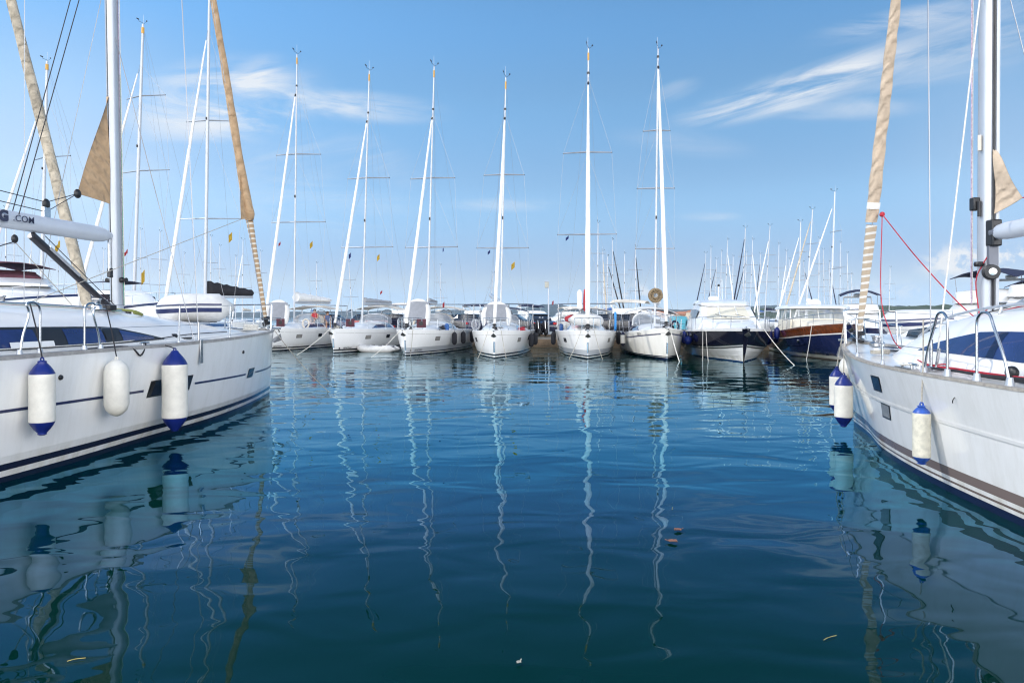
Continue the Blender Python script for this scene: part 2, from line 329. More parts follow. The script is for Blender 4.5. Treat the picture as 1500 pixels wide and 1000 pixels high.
# ------------------------------------------------------------------ hull (boat coordinates: origin stem at waterline, +y ahead, d = distance aft)
BS = [(0, .03), (.05, .24), (.1, .41), (.2, .64), (.33, .81), (.42, .88), (.57, .94), (.68, .98), (.8, 1), (.9, .98), (1, .93)]
BW = [(0, .012), (.05, .12), (.1, .23), (.2, .43), (.33, .62), (.47, .715), (.585, .81), (.66, .84), (.8, .87), (.9, .85), (1, .78)]
class Hull:
    def __init__(s, L, B, zs, zc=.32, cf=.5, rake=.2, BS=BS, BW=BW, p=.9):
        s.L, s.B, s.cf, s.rake, s.p = L, B, cf, rake, p
        f, g, k = itp(BS), itp(BW), itp(zs)
        s.bs = lambda d: f(d / L) * B / 2
        s.bw = lambda d: g(d / L) * B / 2
        s.zs = lambda d: k(d / L)
        s.zc = zc if callable(zc) else (lambda d: zc)
    def half(s, d, z):
        b0, b1, zS, zc = s.bw(d), s.bs(d), s.zs(d), s.zc(d); bc = b0 + (b1 - b0) * s.cf
        if z < 0: return b0 * math.sqrt(max(0, 1 - (z / .6) ** 2))
        if z < zc: return b0 + (bc - b0) * z / zc
        return bc + (b1 - bc) * min(1, (z - zc) / (zS - zc)) ** s.p
    def y(s, d, z): return -d + s.rake * (max(z, 0) / s.zs(0)) * max(0, 1 - d / 3) ** 2
    def pt(s, side, d, z, off=0.0): return Vector((side * (s.half(d, z) + off), s.y(d, z), z))
    def sheer(s, side, d, off=0.0, dz=0.0): return Vector((side * (s.bs(d) + off), s.y(d, s.zs(d)), s.zs(d) + dz))
    def build(s, mats, parent, name='hull', nst=40):
        mb = MB(); rings = []; ci = None
        for i in range(nst):
            d = s.L * (i / (nst - 1)) ** 1.5; zS, zc = s.zs(d), s.zc(d)
            lv = [-.55, -.35, -.15, 0, zc * .33, zc * .66, zc] + [zc + (zS - zc) * k / 8 for k in range(1, 9)]
            st = [s.pt(1, d, z) for z in lv]
            rings.append([Vector((-p.x, p.y, p.z)) for p in st[::-1]] + [Vector((0, -d, -.6))] + st)
        n = len(rings[0]); vs = [p for r in rings for p in r]; fs = []; mi = []
        for i in range(nst - 1):
            for j in range(n - 1):
                a = i * n + j; fs.append((a, a + 1, a + n + 1, a + n))
                low = 8 <= j <= n - 10
                mi.append(1 if low and isinstance(mats, list) and len(mats) > 1 else 0)
        fs.append(tuple(range(n))); mi.append(0); fs.append(tuple((nst - 1) * n + j for j in range(n))); mi.append(0)
        mb.v = [tuple(p) for p in vs]; mb.f = fs; mb.mi = mi
        o = mb.build(name, mats, parent, angle=40)
        me = o.data; crease = {i * n + k for i in range(nst) for k in (8, n - 9)}
        at_ = me.attributes.get('sharp_edge') or me.attributes.new('sharp_edge', 'BOOLEAN', 'EDGE')
        for e in me.edges:
            if e.vertices[0] in crease and e.vertices[1] in crease and abs(e.vertices[0] - e.vertices[1]) == n: at_.data[e.index].value = True
        return o
    def strip(s, side, d0, d1, zlo, zhi, off=.004, n=24):
        rows = []
        for i in range(n + 1):
            d = d0 + (d1 - d0) * i / n; a, b = zlo(d) if callable(zlo) else zlo, zhi(d) if callable(zhi) else zhi
            rows.append([s.pt(side, d, a, off), s.pt(side, d, (a + b) / 2, off), s.pt(side, d, b, off)])
        return MB().loft(rows)
    def window(s, side, d, z, w, h, parent, glass, skew=0.0):
        """rectangular hull port: dark frame with a pane in it"""
        def quad(m, o):
            w2, h2 = w / 2 + m, h / 2 + m
            return [[s.pt(side, d + a * w2 + skew * b * h2, z + b * h2, o) for b in (-1, 0, 1)] for a in (-1, 0, 1)]
        f = MB().loft(quad(.022, .004)).build('hull_window', M_FRAME, parent)
        MB().loft(quad(0, .008)).build('pane', glass, f)
    def lettering(s, side, d, z, body, size, m, parent, **kw):
        p = s.pt(side, d, z, .02); q = s.pt(side, d + .3, z, .02) - s.pt(side, d - .3, z, .02)
        X = q if side < 0 else -q
        U = s.pt(side, d, z + .1) - s.pt(side, d, z - .1)
        text(body, size, m, parent, p, X, U, **kw)

class Boat:
    """root Empty plus the boat-to-world transform"""
    def __init__(s, name, stem, head, label, cat, group=None):
        h = Vector((head[0], head[1], 0)).normalized(); rz = math.atan2(-h.x, h.y)
        s.root = empty(name, (stem[0], stem[1], 0), rz); tag(s.root, label, cat, group)
        s.M = Matrix.Translation((stem[0], stem[1], 0)) @ Matrix.Rotation(rz, 4, 'Z'); s.I = s.M.inverted(); s.rz = rz
    def w(s, p): return s.M @ Vector(p)
    def l(s, p): return s.I @ Vector(p)

class Roof:
    """coachroof: stations (d, half width, height above the deck) with superellipse sections"""
    def __init__(s, hull, st, n=3.4, lean=.16, fn=.0):
        s.h = hull; s.d0, s.d1 = st[0][0], st[-1][0]; s.w = itp([(a, b) for a, b, c in st]); s.ht = itp([(a, c) for a, b, c in st]); s.n, s.lean = n, lean
    def x(s, d, f): return s.w(d) * (1 - min(1, max(0, f)) ** s.n) ** (1 / s.n) * (1 - s.lean * f)
    def pt(s, side, d, f, off=0.0): return Vector((side * (s.x(d, f) + off), s.h.y(d, s.h.zs(d)), s.h.zs(d) + .03 + s.ht(d) * f))
    def top(s, d): return s.h.zs(d) + .03 + s.ht(d)
    def build(s, m, parent):
        rings = []
        fr = [-.15, 0, .2, .4, .6, .75, .86, .93, .97, .99, 1.0]
        for i in range(25):
            d = s.d0 + (s.d1 - s.d0) * i / 24
            st = [s.pt(1, d, f) if f >= 0 else Vector((s.w(d), s.h.y(d, s.h.zs(d)), s.h.zs(d) - .06)) for f in fr]
            st = st[:-1] + [Vector((st[-2].x * k, st[-1].y, st[-1].z + .02 * (1 - k))) for k in (.8, .5, 0.0)]
            rings.append([Vector((-p.x, p.y, p.z)) for p in st] + st[::-1][1:])
        return MB().loft(rings, cap=True).build('coachroof', m, parent, angle=50)
    def window(s, side, d0, d1, lo, hi, m, parent, name='cabin_window', off=.006, n=18):
        rows = []
        for i in range(n + 1):
            d = d0 + (d1 - d0) * i / n; a, b = (lo(d) if callable(lo) else lo), (hi(d) if callable(hi) else hi)
            rows.append([s.pt(side, d, a + (b - a) * k / 4, off) for k in range(5)])
        return MB().loft(rows).build(name, m, parent)

def deck(h, parent, m, camber=.05):
    g = []
    for i in range(30):
        d = .05 + (h.L - .07) * (i / 29) ** 1.3; b = h.bs(d) - .012
        g.append([Vector((u * b, h.y(d, h.zs(d)), h.zs(d) - .012 + camber * (1 - u * u) * min(1, b))) for u in (-1, -.75, -.5, -.2, 0, .2, .5, .75, 1)])
    return MB().loft(g).build('deck', m, parent)
def toe_rail(h, parent, m, w=.05, hh=.045, d1=None, d0=.1):
    for side in (1, -1):
        MB().sweep([h.sheer(side, d0 + ((d1 or h.L - .1) - d0) * i / 30, -w / 2 + .004, -.005) for i in range(31)], w, hh).build('toe_rail', m, parent)
def wire(parent, pts, r, m=None, name='shroud', n=5): return MB().tube(pts, r, n).build(name, m or M_WIRE, parent)

def stanchions(h, parent, ds, hgt=.62, inset=.07, d_bow=1.1, lines=True, r=.013, lr=.004, d_end=None):
    for side in (1, -1):
        tops = []
        for d in ds:
            p = h.sheer(side, d, -inset); q = p + Vector((side * .02, 0, hgt))
            o = MB().tube([p, q], r, 8).build('stanchion', M_STEEL, parent); tops.append(q)
            MB().lathe([(.03, 0), (.028, .05), (.018, .08)], p, 10).build('stanchion_base', M_ALU, o)
        if lines and tops:
            bow = h.sheer(side, d_bow, -inset) + Vector((0, 0, hgt))
            ends = [bow] + tops + ([h.sheer(side, d_end, -inset) + Vector((0, 0, hgt))] if d_end else [])
            for k in (1.0, .5):
                wire(parent, [e - Vector((0, 0, hgt * (1 - k))) for e in ends], lr, M_WIRE, 'lifeline')
def pulpit(h, parent, hgt=.64, d_end=1.1, r=.014, split=False):
    pts = []
    for side in (1, -1):
        row = [h.sheer(side, d, -.06) + Vector((0, .04, hgt)) for d in np.linspace(d_end, .12, 7)]
        pts += row if side > 0 else row[::-1]
    o = MB().tube(curve_pts(pts, 3), r, 8).build('pulpit', M_STEEL, parent)
    for side in (1, -1):
        for d in (d_end, .38):
            p = h.sheer(side, d, -.06)
            MB().tube([p, p + Vector((0, .04, hgt))], r, 8).build('pulpit_leg', M_STEEL, o)
def pushpit(h, parent, hgt=.65):
    L = h.L
    for side in (1, -1):
        p = [h.sheer(side, L - 1.3, -.08), h.sheer(side, L - 1.25, -.08) + Vector((0, 0, hgt)), h.sheer(side, L - .12, -.08) + Vector((0, 0, hgt)), Vector((side * h.bs(L) * .55, -L + .08, h.zs(L) + hgt)), Vector((side * h.bs(L) * .55, -L + .08, h.zs(L)))]
        MB().tube(p, .014, 8).build('pushpit', M_STEEL, parent)

def masthead(parent, p, s=1.0):
    o = MB().tube([p, p + Vector((0, .0, .10 * s)), p + Vector((.10 * s, .28 * s, .14 * s))], .012 * s, 6).build('wind_vane', M_BLACK, parent)
    MB().tube([p + Vector((.10 * s, .28 * s, .14 * s)), p + Vector((.10 * s, .28 * s, .30 * s))], .014 * s, 6).build('vane_spindle', M_BLACK, o)
    MB().box(p + Vector((.14 * s, .34 * s, .29 * s)), (.03 * s, .22 * s, .08 * s)).build('vane_tail', M_BLACK, o, smoothf=False)
    c = p + Vector((-.24 * s, -.1 * s, .20 * s))
    g = MB().tube([p, c], .010 * s, 6).build('anemometer', M_BLACK, parent)
    MB().ball(c + Vector((0, 0, .05 * s)), .05 * s, 8, 6).build('wind_cup', M_BLACK, g)
    MB().tube([p + Vector((.03, -.06, 0)), p + Vector((.03, -.06, .75 * s))], .006 * s, 5).build('antenna', M_WHITEMAST, parent)

def furled(parent, a, b, prof, m, name='furled_sail', twist=5.0, amp=.075, n=14, seg=60):
    """rolled headsail on its stay: prof is radius along 0..1 from tack to head, spiral folds on its surface"""
    a, b = Vector(a), Vector(b); t = (b - a).normalized(); u = Vector((1, 0, 0)); u = (u - t * u.dot(t)).normalized(); w = t.cross(u); f = itp(prof); L = (b - a).length
    rings = []
    for i in range(seg + 1):
        k = i / seg; r = f(k)
        rings.append([a.lerp(b, k) + (u * math.cos(q) + w * math.sin(q)) * r * (1 + amp * .35 * math.sin(q + twist * k * L * .13) + amp * .6 * math.sin(2 * q + twist * k * L * .35 + 1) + amp * .5 * math.sin(3 * q + twist * k * L * .41 + 2.2 * math.sin(k * 31))) for q in [2 * math.pi * j / n for j in range(n)]])
    return MB().loft(rings, closed=True, cap=True).build(name, m, parent, angle=70)

def flag(parent, p, w, h, m, name='pennant', tilt=.5, m2=None):
    g = []
    for i in range(7):
        k = i / 6
        g.append([p + Vector((k * w * math.cos(tilt), .05 * math.sin(k * 7) * w * 2, -k * w * math.sin(tilt) * 1.6 - j * h)) for j in (0, .33, .67, 1)])
    mb = MB(); mb.slab(g, .003)
    return mb.build(name, m, parent)

def mast(B, h, roof, cfg):
    """mast with spreaders, standing rigging, masthead gear, furled headsail and boom"""
    root = B.root; d = cfg['d']; lod = cfg.get('lod', 1)
    base = Vector((0, -d, (roof.top(d) - .03) if roof and roof.d0 < d < roof.d1 else h.zs(d))); top = Vector((cfg.get('dx', 0), -d - cfg.get('rake', .25), cfg['top']))
    r = cfg.get('r', .085); mm = cfg.get('mat', M_ROWMAST)
    mo = MB().tube([base, base.lerp(top, .5), base.lerp(top, .8), top], [r, r * .98, r * .85, r * .62], 12 if lod < 2 else 8, sx=.72, ref=(1, 0, 0)).build('mast', mm, root)
    P = lambda z: base.lerp(top, (z - base.z) / (top.z - base.z))
    fz = cfg.get('fz', top.z - .3); wr = cfg.get('wr', .0055)
    MB().lathe([(r * 1.3, 0), (r * 1.25, .05), (r * 1.05, .08)], base, 12).build('mast_step', M_ALU, mo)
    if cfg.get('band'): MB().tube([P(top.z - .62), P(top.z - .22)], r * .86, 10, sx=.74, ref=(1, 0, 0)).build('masthead_band', cfg['band'], mo)
    for z in cfg.get('lights', [top.z * .62]):
        MB().box(P(z) + Vector((0, r * 1.2, 0)), (.07, .09, .16)).build('steaming_light', M_BLACK, mo)
    masthead(mo, top, cfg.get('ms', 1.0))
    tips = {1: [], -1: []}
    for z, hl in cfg.get('spreaders', []):
        for s in (1, -1):
            tip = P(z) + Vector((s * hl, -.28 * hl, .03 * hl)); tips[s].append(tip)
            sp_ = MB().tube([P(z), tip], [.045, .028], 6, sx=1.5, ref=(0, 1, 0)).build('spreader', cfg.get('sprmat', M_ALU), mo)
            if lod < 2: MB().ball(tip, .035, 6, 4).build('spreader_tip', M_BLACK, sp_)
    sides = cfg.get('sides', (1, -1)); hb = h.bs(d + .3) * .93; cp = {s: Vector((s * hb, -d - .3, h.zs(d + .3))) for s in (1, -1)}
    for s in sides:
        wire(root, [cp[s]] + tips[s] + [P(fz)], wr)
        if tips[s]: wire(root, [cp[s] + Vector((0, .08, 0)), P(cfg['spreaders'][0][0] - .15)], wr)
        for a, b in zip(tips[s][:-1], cfg['spreaders'][1:]): wire(root, [a, P(b[0] - .1)], wr * .9)
        if lod < 2 and not cfg.get('nobackstay'):
            wire(root, [Vector((s * h.bs(h.L) * .7, -h.L + .1, h.zs(h.L))), P(top.z - .1)], wr * .8, name='backstay')
    # forestay and headsail
    tack = Vector((0, h.y(.25, h.zs(.25)) , h.zs(0) + cfg.get('tackz', .30))); head = P(fz) + Vector((0, r, 0))
    if cfg.get('furl'):
        k0 = cfg.get('furl0', .0); a0 = tack.lerp(head, k0)
        furled(root, a0, tack.lerp(head, cfg.get('furl1', .96)), cfg['furlprof'], cfg['furl'], twist=cfg.get('twist', 5), seg=220 if lod < 1 else 30, n=20 if lod < 1 else 8)
        wire(root, [Vector((0, tack.y, h.zs(0))), head], wr * 1.3, name='forestay')
        dr = MB().lathe([(.05, -.16), (.10, -.15), (.10, -.10), (.05, -.09), (.05, -.03), (.10, -.02), (.10, .02), (.04, .05)], tack - (head - tack).normalized() * .05, 14, axis=head - tack).build('furling_drum', M_BLACK, root)
        if lod < 2:
            for k in cfg.get('swivels', [.968]): MB().tube([tack.lerp(head, k), tack.lerp(head, k + .008)], .055, 8).build('furler_swivel', M_BLACK, root)
    else: wire(root, [Vector((0, tack.y, h.zs(0))), head], wr * 1.2, name='forestay')
    # boom
    bl = cfg.get('boom')
    if bl:
        g = P(bl['z']) - Vector((0, r, 0)); e = g + Vector((bl.get('dx', 0), -bl['len'], bl.get('rise', .05)))
        br = bl.get('r', .075)
        n_ = 12; pr = [g, g + (e - g) * .012, g.lerp(e, .03), g.lerp(e, .06), g.lerp(e, .97), e]
        bo = MB().tube(pr, [br * .45, br * .6, br * .85, br, br, br * .8], 16, sx=1.25, ref=(0, 0, 1)).build('boom', bl.get('mat', M_ALU), root, angle=50)
        if bl.get('cover'):
            rings = []
            for i in range(15):
                k = i / 14; c = g.lerp(e, .03 + .93 * k) + Vector((0, 0, br * .7)); hh = bl.get('ch', .38) * (1 - .55 * k) * (1 + .06 * math.sin(i * 2.3)); ww = bl.get('cw', .15) * (1 + .08 * math.sin(i * 1.7))
                rings.append([c + Vector((ww * math.sin(q) * (1 - .45 * max(0, -math.cos(q)) ** 1), 0, hh * (.5 - .5 * math.cos(q)))) for q in [2 * math.pi * j / 12 for j in range(12)]])
            cvr = MB().loft(rings, closed=True, cap=True).build('sail_cover', bl['cover'], bo, angle=60)
        if bl.get('vang'):
            MB().tube([base + Vector((0, -r * 1.4, .18)), g.lerp(e, .42) - Vector((0, 0, br))], .035, 8).build('boom_vang', M_ALU, root)
        if lod < 1.5: wire(root, [e, P(top.z - .05)], wr * .7, name='topping_lift')
    return mo, P, base, top, cp

def fender(w, L, r, style, label, top=None, lean=(0, 0), rope=None, group=None, capmat=None, body=None, ck=1.28):
    """hanging fender: lathe body, end caps, eye and rope; w is the world point of its centre"""
    e = empty('fender', (w[0], w[1], w[2] - L / 2)); tag(e, label, 'fender', group)
    body = body or M_VINYL; capmat = capmat or M_VINYLB
    if style == 'capped':
        c = r * ck
        MB().lathe([(r * .985, c * .93), (r, c), (r * 1.012, c + .03), (r, c + .06), (r * .99, L * .5), (r, L - c - .06), (r * 1.012, L - c - .03), (r, L - c), (r * .985, L - c * .93)], (0, 0, 0), 28).build('body', body, e, angle=60)
        for top_ in (0, 1):
            pr = [(.028, 0), (.05, .012), (r * .34, c * .16), (r * .62, c * .42), (r * .84, c * .68), (r * .965, c * .90), (r * .995, c * .985), (r * .9, c * .99)]
            if top_: pr = [(a, L - b) for a, b in pr][::-1]
            MB().lathe(pr, (0, 0, 0), 28).build('end_cap', capmat, e, angle=60)
        z0 = L
    else:
        pr = [(.02, 0), (.045, .01), (r * .5, r * .18), (r * .85, r * .55), (r, r * 1.05), (r, L - r * 1.05), (r * .85, L - r * .55), (r * .5, L - r * .18), (.045, L - .01), (.02, L)]
        MB().lathe([(a, b) for a, b in pr], (0, 0, 0), 24).build('body', body, e, angle=60); z0 = L
    MB().tube([(.018 * math.cos(a), 0, z0 + .01 + .022 * math.sin(a)) for a in np.linspace(-.6, math.pi + .6, 9)], .010, 6).build('eye', body if style != 'capped' else capmat, e)
    if top is not None:
        t = Vector(top) - Vector((w[0], w[1], w[2] - L / 2)); s0 = Vector((0, 0, z0 + .03))
        if isinstance(top, list): pass
        MB().tube([s0, s0.lerp(t, .5) + Vector((.008, 0, 0)), t], .009, 6).build('rope', rope or M_ROPEK, e)
    return e
def hang(B, h, side, d, zc, L, r, style, label, top_z=None, top_in=.03, gap=.012, **kw):
    """fender against the hull at station d"""
    zz = np.linspace(zc - L / 2 + r * .6, zc + L / 2 - r * .6, 7)
    x = max(h.half(d, max(.02, min(z, h.zs(d)))) for z in zz)
    w = B.w(Vector((side * (x + r + gap), -d, zc)))
    t = B.w(h.sheer(side, d, -top_in) + Vector((0, 0, .03 if top_z is None else top_z)))
    return fender(w, L, r, style, label, t, **kw)
def mooring(a, b, label, r=.012, m=None, s=.25, group='mooring lines from bows into the water'):
    e = empty('mooring_line', b); tag(e, label, 'rope', group)
    MB().tube([p - Vector(b) for p in sag(a, b, s)], r, 6).build('rope', m or M_ROPEG, e); return e
def d_for_px(B, h, side, px, z=None):
    lo, hi = .3, h.L
    best = min(np.linspace(lo, hi, 400), key=lambda d: abs((lambda w: 750 + FPX * w.x / w.y if w.y > .5 else 9e9)(B.w(h.pt(side, d, h.zs(d) if z is None else z))) - px))
    return float(best)

# ------------------------------------------------------------------ water
def make_water():
    m = bpy.data.materials.new('harbour_water'); m.use_nodes = True; t = m.node_tree; t.nodes.clear()
    dif = nd(t, 'ShaderNodeBsdfDiffuse'); glo = nd(t, 'ShaderNodeBsdfGlossy'); glo.inputs['Roughness'].default_value = .008
    fr = nd(t, 'ShaderNodeFresnel'); fr.inputs['IOR'].default_value = 1.85
    tr = nd(t, 'ShaderNodeValToRGB'); t.links.new(fr.outputs[0], tr.inputs[0])
    TINT = [(.10, (.04, .10, .11)), (.17, (.15, .24, .33)), (.27, (.31, .49, .82)), (.37, (.24, .66, 1.0)), (.50, (.46, .80, 1.0)), (.74, (.82, .93, 1.0))]
    while len(tr.color_ramp.elements) < len(TINT): tr.color_ramp.elements.new(.5)
    for e_, (q_, c_) in zip(tr.color_ramp.elements, TINT): e_.position = q_; e_.color = c_ + (1,)
    t.links.new(tr.outputs[0], glo.inputs['Color'])
    ms = nd(t, 'ShaderNodeMixShader'); t.links.new(fr.outputs[0], ms.inputs[0]); t.links.new(dif.outputs[0], ms.inputs[1]); t.links.new(glo.outputs[0], ms.inputs[2])
    ou = nd(t, 'ShaderNodeOutputMaterial'); t.links.new(ms.outputs[0], ou.inputs[0])
    c = nd(t, 'ShaderNodeTexCoord')
    n = nd(t, 'ShaderNodeTexNoise'); t.links.new(c.outputs['Object'], n.inputs['Vector']); n.inputs['Scale'].default_value = .12; n.inputs['Detail'].default_value = 2
    mx = nd(t, 'ShaderNodeMix', data_type='RGBA'); t.links.new(n.outputs[0], mx.inputs[0])
    mx.inputs[6].default_value = (.0002, .0205, .0150, 1); mx.inputs[7].default_value = (.0002, .0235, .0165, 1)
    t.links.new(mx.outputs[2], dif.inputs['Color'])
    def nz(scale, rot, scl, det, dist=0.0, rough=.5):
        mp = nd(t, 'ShaderNodeMapping'); t.links.new(c.outputs['Object'], mp.inputs[0]); mp.inputs['Rotation'].default_value = (0, 0, rot); mp.inputs['Scale'].default_value = scl
        q = nd(t, 'ShaderNodeTexNoise'); t.links.new(mp.outputs[0], q.inputs['Vector']); q.inputs['Scale'].default_value = scale
        q.inputs['Detail'].default_value = det; q.inputs['Distortion'].default_value = dist; q.inputs['Roughness'].default_value = rough; return q.outputs[0]
    a = nz(.42, R(12), (.75, 1, 1), 1.0, .4)
    b = nz(1.5, R(-9), (.62, 1.0, 1), 1.5, .5)
    d = nz(5.0, R(6), (.55, 1, 1), 1.5, .3)
    patch = smooth(t, nz(.06, 0, (1, 1.6, 1), 2), .35, .65, .35, 1.0)
    h = mth(t, 'ADD', mth(t, 'MULTIPLY', a, W_A), mth(t, 'MULTIPLY', b, W_B))
    h = mth(t, 'ADD', h, mth(t, 'MULTIPLY', mth(t, 'MULTIPLY', d, W_C), patch))
    bp = nd(t, 'ShaderNodeBump'); bp.inputs['Strength'].default_value = 1.0; bp.inputs['Distance'].default_value = 1.0
    t.links.new(h, bp.inputs['Height'])
    for q_ in (glo, fr): t.links.new(bp.outputs[0], q_.inputs['Normal'])
    mb = MB(); S = 3900
    mb.add([(-S, -S, 0), (S, -S, 0), (S, S, 0), (-S, S, 0)], [(0, 1, 2, 3)])
    structure(mb.build('water', m, smoothf=False))
W_A, W_B, W_C = .044, .021, .0005
make_water()

# ------------------------------------------------------------------ hills and town across the bay
def make_hills(name, x0, x1, Y, depth, prof, col, seed, bump=.10):
    """wooded ridge: rows from the shore up to the crest and down behind, rough with tree crowns"""
    m = mat(name + '_woods', col, .95, var=.35, vs=.02)
    f = itp(prof); nx = 420; rows = []
    for j in range(12):
        k = j / 11; row = []
        for i in range(nx + 1):
            x = x0 + (x1 - x0) * i / nx; hgt = f(i / nx); s = math.sin(math.pi * min(1, k * .62)) if k < .81 else math.sin(math.pi * .5) * (1 - (k - .81) / .19 * .8)
            n_ = mnoise.noise((x * .012 + seed, k * 3, seed)) * .25 + mnoise.noise((x * .06, k * 9 + seed, 2.1)) * bump + mnoise.noise((x * .2, k * 23 + seed, 4.1)) * bump * .6
            row.append(Vector((x, Y + depth * k, max(-1, hgt * s * (1 + n_)) - (1 if j == 0 else 0))))
        rows.append(row)
    structure(MB().loft(rows).build(name, m, smoothf=False))
make_hills('hills', -1500, 2600, 2600, 700, [(0, 20), (.28, 30), (.365, 34), (.385, 50), (.41, 58), (.44, 50), (.48, 30), (.55, 34), (.62, 50), (.7, 52), (.8, 50), (1, 44)], (.035, .070, .085), 1.3)  # blue of distance haze is put into this far ridge's base colour
make_hills('wooded_hills', 300, 1700, 1150, 350, [(0, 2), (.06, 14), (.2, 20), (.35, 23), (.5, 25), (.7, 25), (1, 22)], (.035, .062, .030), 5.2, .2)

# ------------------------------------------------------------------ quay behind the row
QS = -.30
def quay_y(x): return 44.6 + QS * x
def make_quay():
    m = mat('weathered_quay_stone', (.25, .175, .11), .9, var=.4, vs=1.1, bump=.02, bs=6)
    mt = mat('quay_paving', (.36, .34, .31), .9, var=.15, vs=.8, bump=.004, bs=20)
    ang = math.atan(QS); o = empty('quay', (0, 44.6, 0), ang); tag(o, 'low brown stone quay wall behind the row of moored yachts', 'quay')
    mb = MB(); random.seed(3)
    x = -60.0
    while x < 60:
        w = random.uniform(1.1, 1.9)
        for r_ in range(2):
            mb.box((x + w / 2 + (.4 if r_ else 0), .3 + random.uniform(-.02, .02), -.15 + r_ * .44), (w - .02, .6, .42))
        x += w
    mb.build('stone_face', m, o, smoothf=False, bevel=.02)
    MB().box((0, 3.6, .25), (122, 7.0, .9)).build('paving', mt, o, smoothf=False)
    MB().box((0, .28, .745), (122, .56, .09)).build('kerb_stone', m, o, smoothf=False, bevel=.015)
make_quay()

# ------------------------------------------------------------------ the two near yachts
WHITE = (.85, .855, .85)
HM_L = hullmat('white_hull_navy_boot_stripes', WHITE, [(-2, .075, (.012, .022, .05)), (.15, .235, (.013, .02, .05))], dirt=.22)
HM_R = hullmat('white_hull_taupe_stripes', WHITE, [(-2, .085, (.012, .02, .06)), (.125, .15, (.17, .13, .115)), (.195, .30, (.20, .155, .14))], dirt=.26)

def gate(h, root, side, d_vert, d_brace, hgt=.66):
    a, b = h.sheer(side, d_vert, -.08), h.sheer(side, d_brace, -.08); dr = (b - a).normalized()
    pts = [a, a + Vector((0, 0, hgt * .55)), a + Vector((0, 0, hgt * .86)), a + Vector((0, 0, hgt * .97)) + dr * .05, a + Vector((0, 0, hgt)) + dr * .12, a + Vector((0, 0, hgt * .96)) + dr * .20, a.lerp(b, .55) + Vector((0, 0, hgt * .78)), a.lerp(b, .85) + Vector((0, 0, hgt * .38)), b]
    o = MB().tube(curve_pts(pts, 5), .0135, 10).build('gate_stanchion', M_STEEL, root)
    for p in (a, b): MB().lathe([(.042, 0), (.04, .03), (.028, .09), (.026, .10)], p, 12).build('stanchion_base', M_ALU, o)
def cleat(root, p, rz=0.0, s=1.0):
    o = MB().tube(curve_pts([Vector((0, -.13, .055)), Vector((0, -.06, .06)), Vector((0, .06, .06)), Vector((0, .13, .055))], 3), .014 * s, 8)
    for y in (-.045, .045): o.tube([(0, y, 0), (0, y, .06)], .014 * s, 8)
    c = o.build('cleat', M_STEEL, root); c.location = p; c.rotation_euler = (0, 0, rz); return c
def hatch(root, h, d, w=.5, z=None, x=0):
    zz = z if z is not None else h.zs(d) + .05
    o = MB().box((x, -d, zz + .012), (w + .07, w + .07, .03)).build('deck_hatch', M_ALU, root, bevel=.008)
    MB().box((x, -d, zz + .034), (w, w, .014)).build('hatch_pane', M_DARKGLASS, o, bevel=.006)
def anchor(root, h):
    z = h.zs(0); a = Vector((0, h.y(0, z), z))
    o = MB().box(a + Vector((0, .12, .03)), (.12, .55, .05)).build('bow_roller', M_STEEL, root, bevel=.01)
    MB().tube([a + Vector((0, -.1, .08)), a + Vector((0, .36, .02)), a + Vector((0, .42, -.06))], .018, 8).build('anchor_shank', M_GALV, o)
    f = [Vector((0, .48, -.10)), Vector((.13, .30, -.24)), Vector((0, .16, -.30)), Vector((-.13, .30, -.24))]
    mb = MB(); mb.add([a + p for p in f] + [a + p - Vector((0, .02, .03)) for p in f], [(0, 1, 2, 3), (7, 6, 5, 4), (0, 4, 5, 1), (1, 5, 6, 2), (2, 6, 7, 3), (3, 7, 4, 0)])
    mb.build('anchor_fluke', M_GALV, o, smoothf=False)

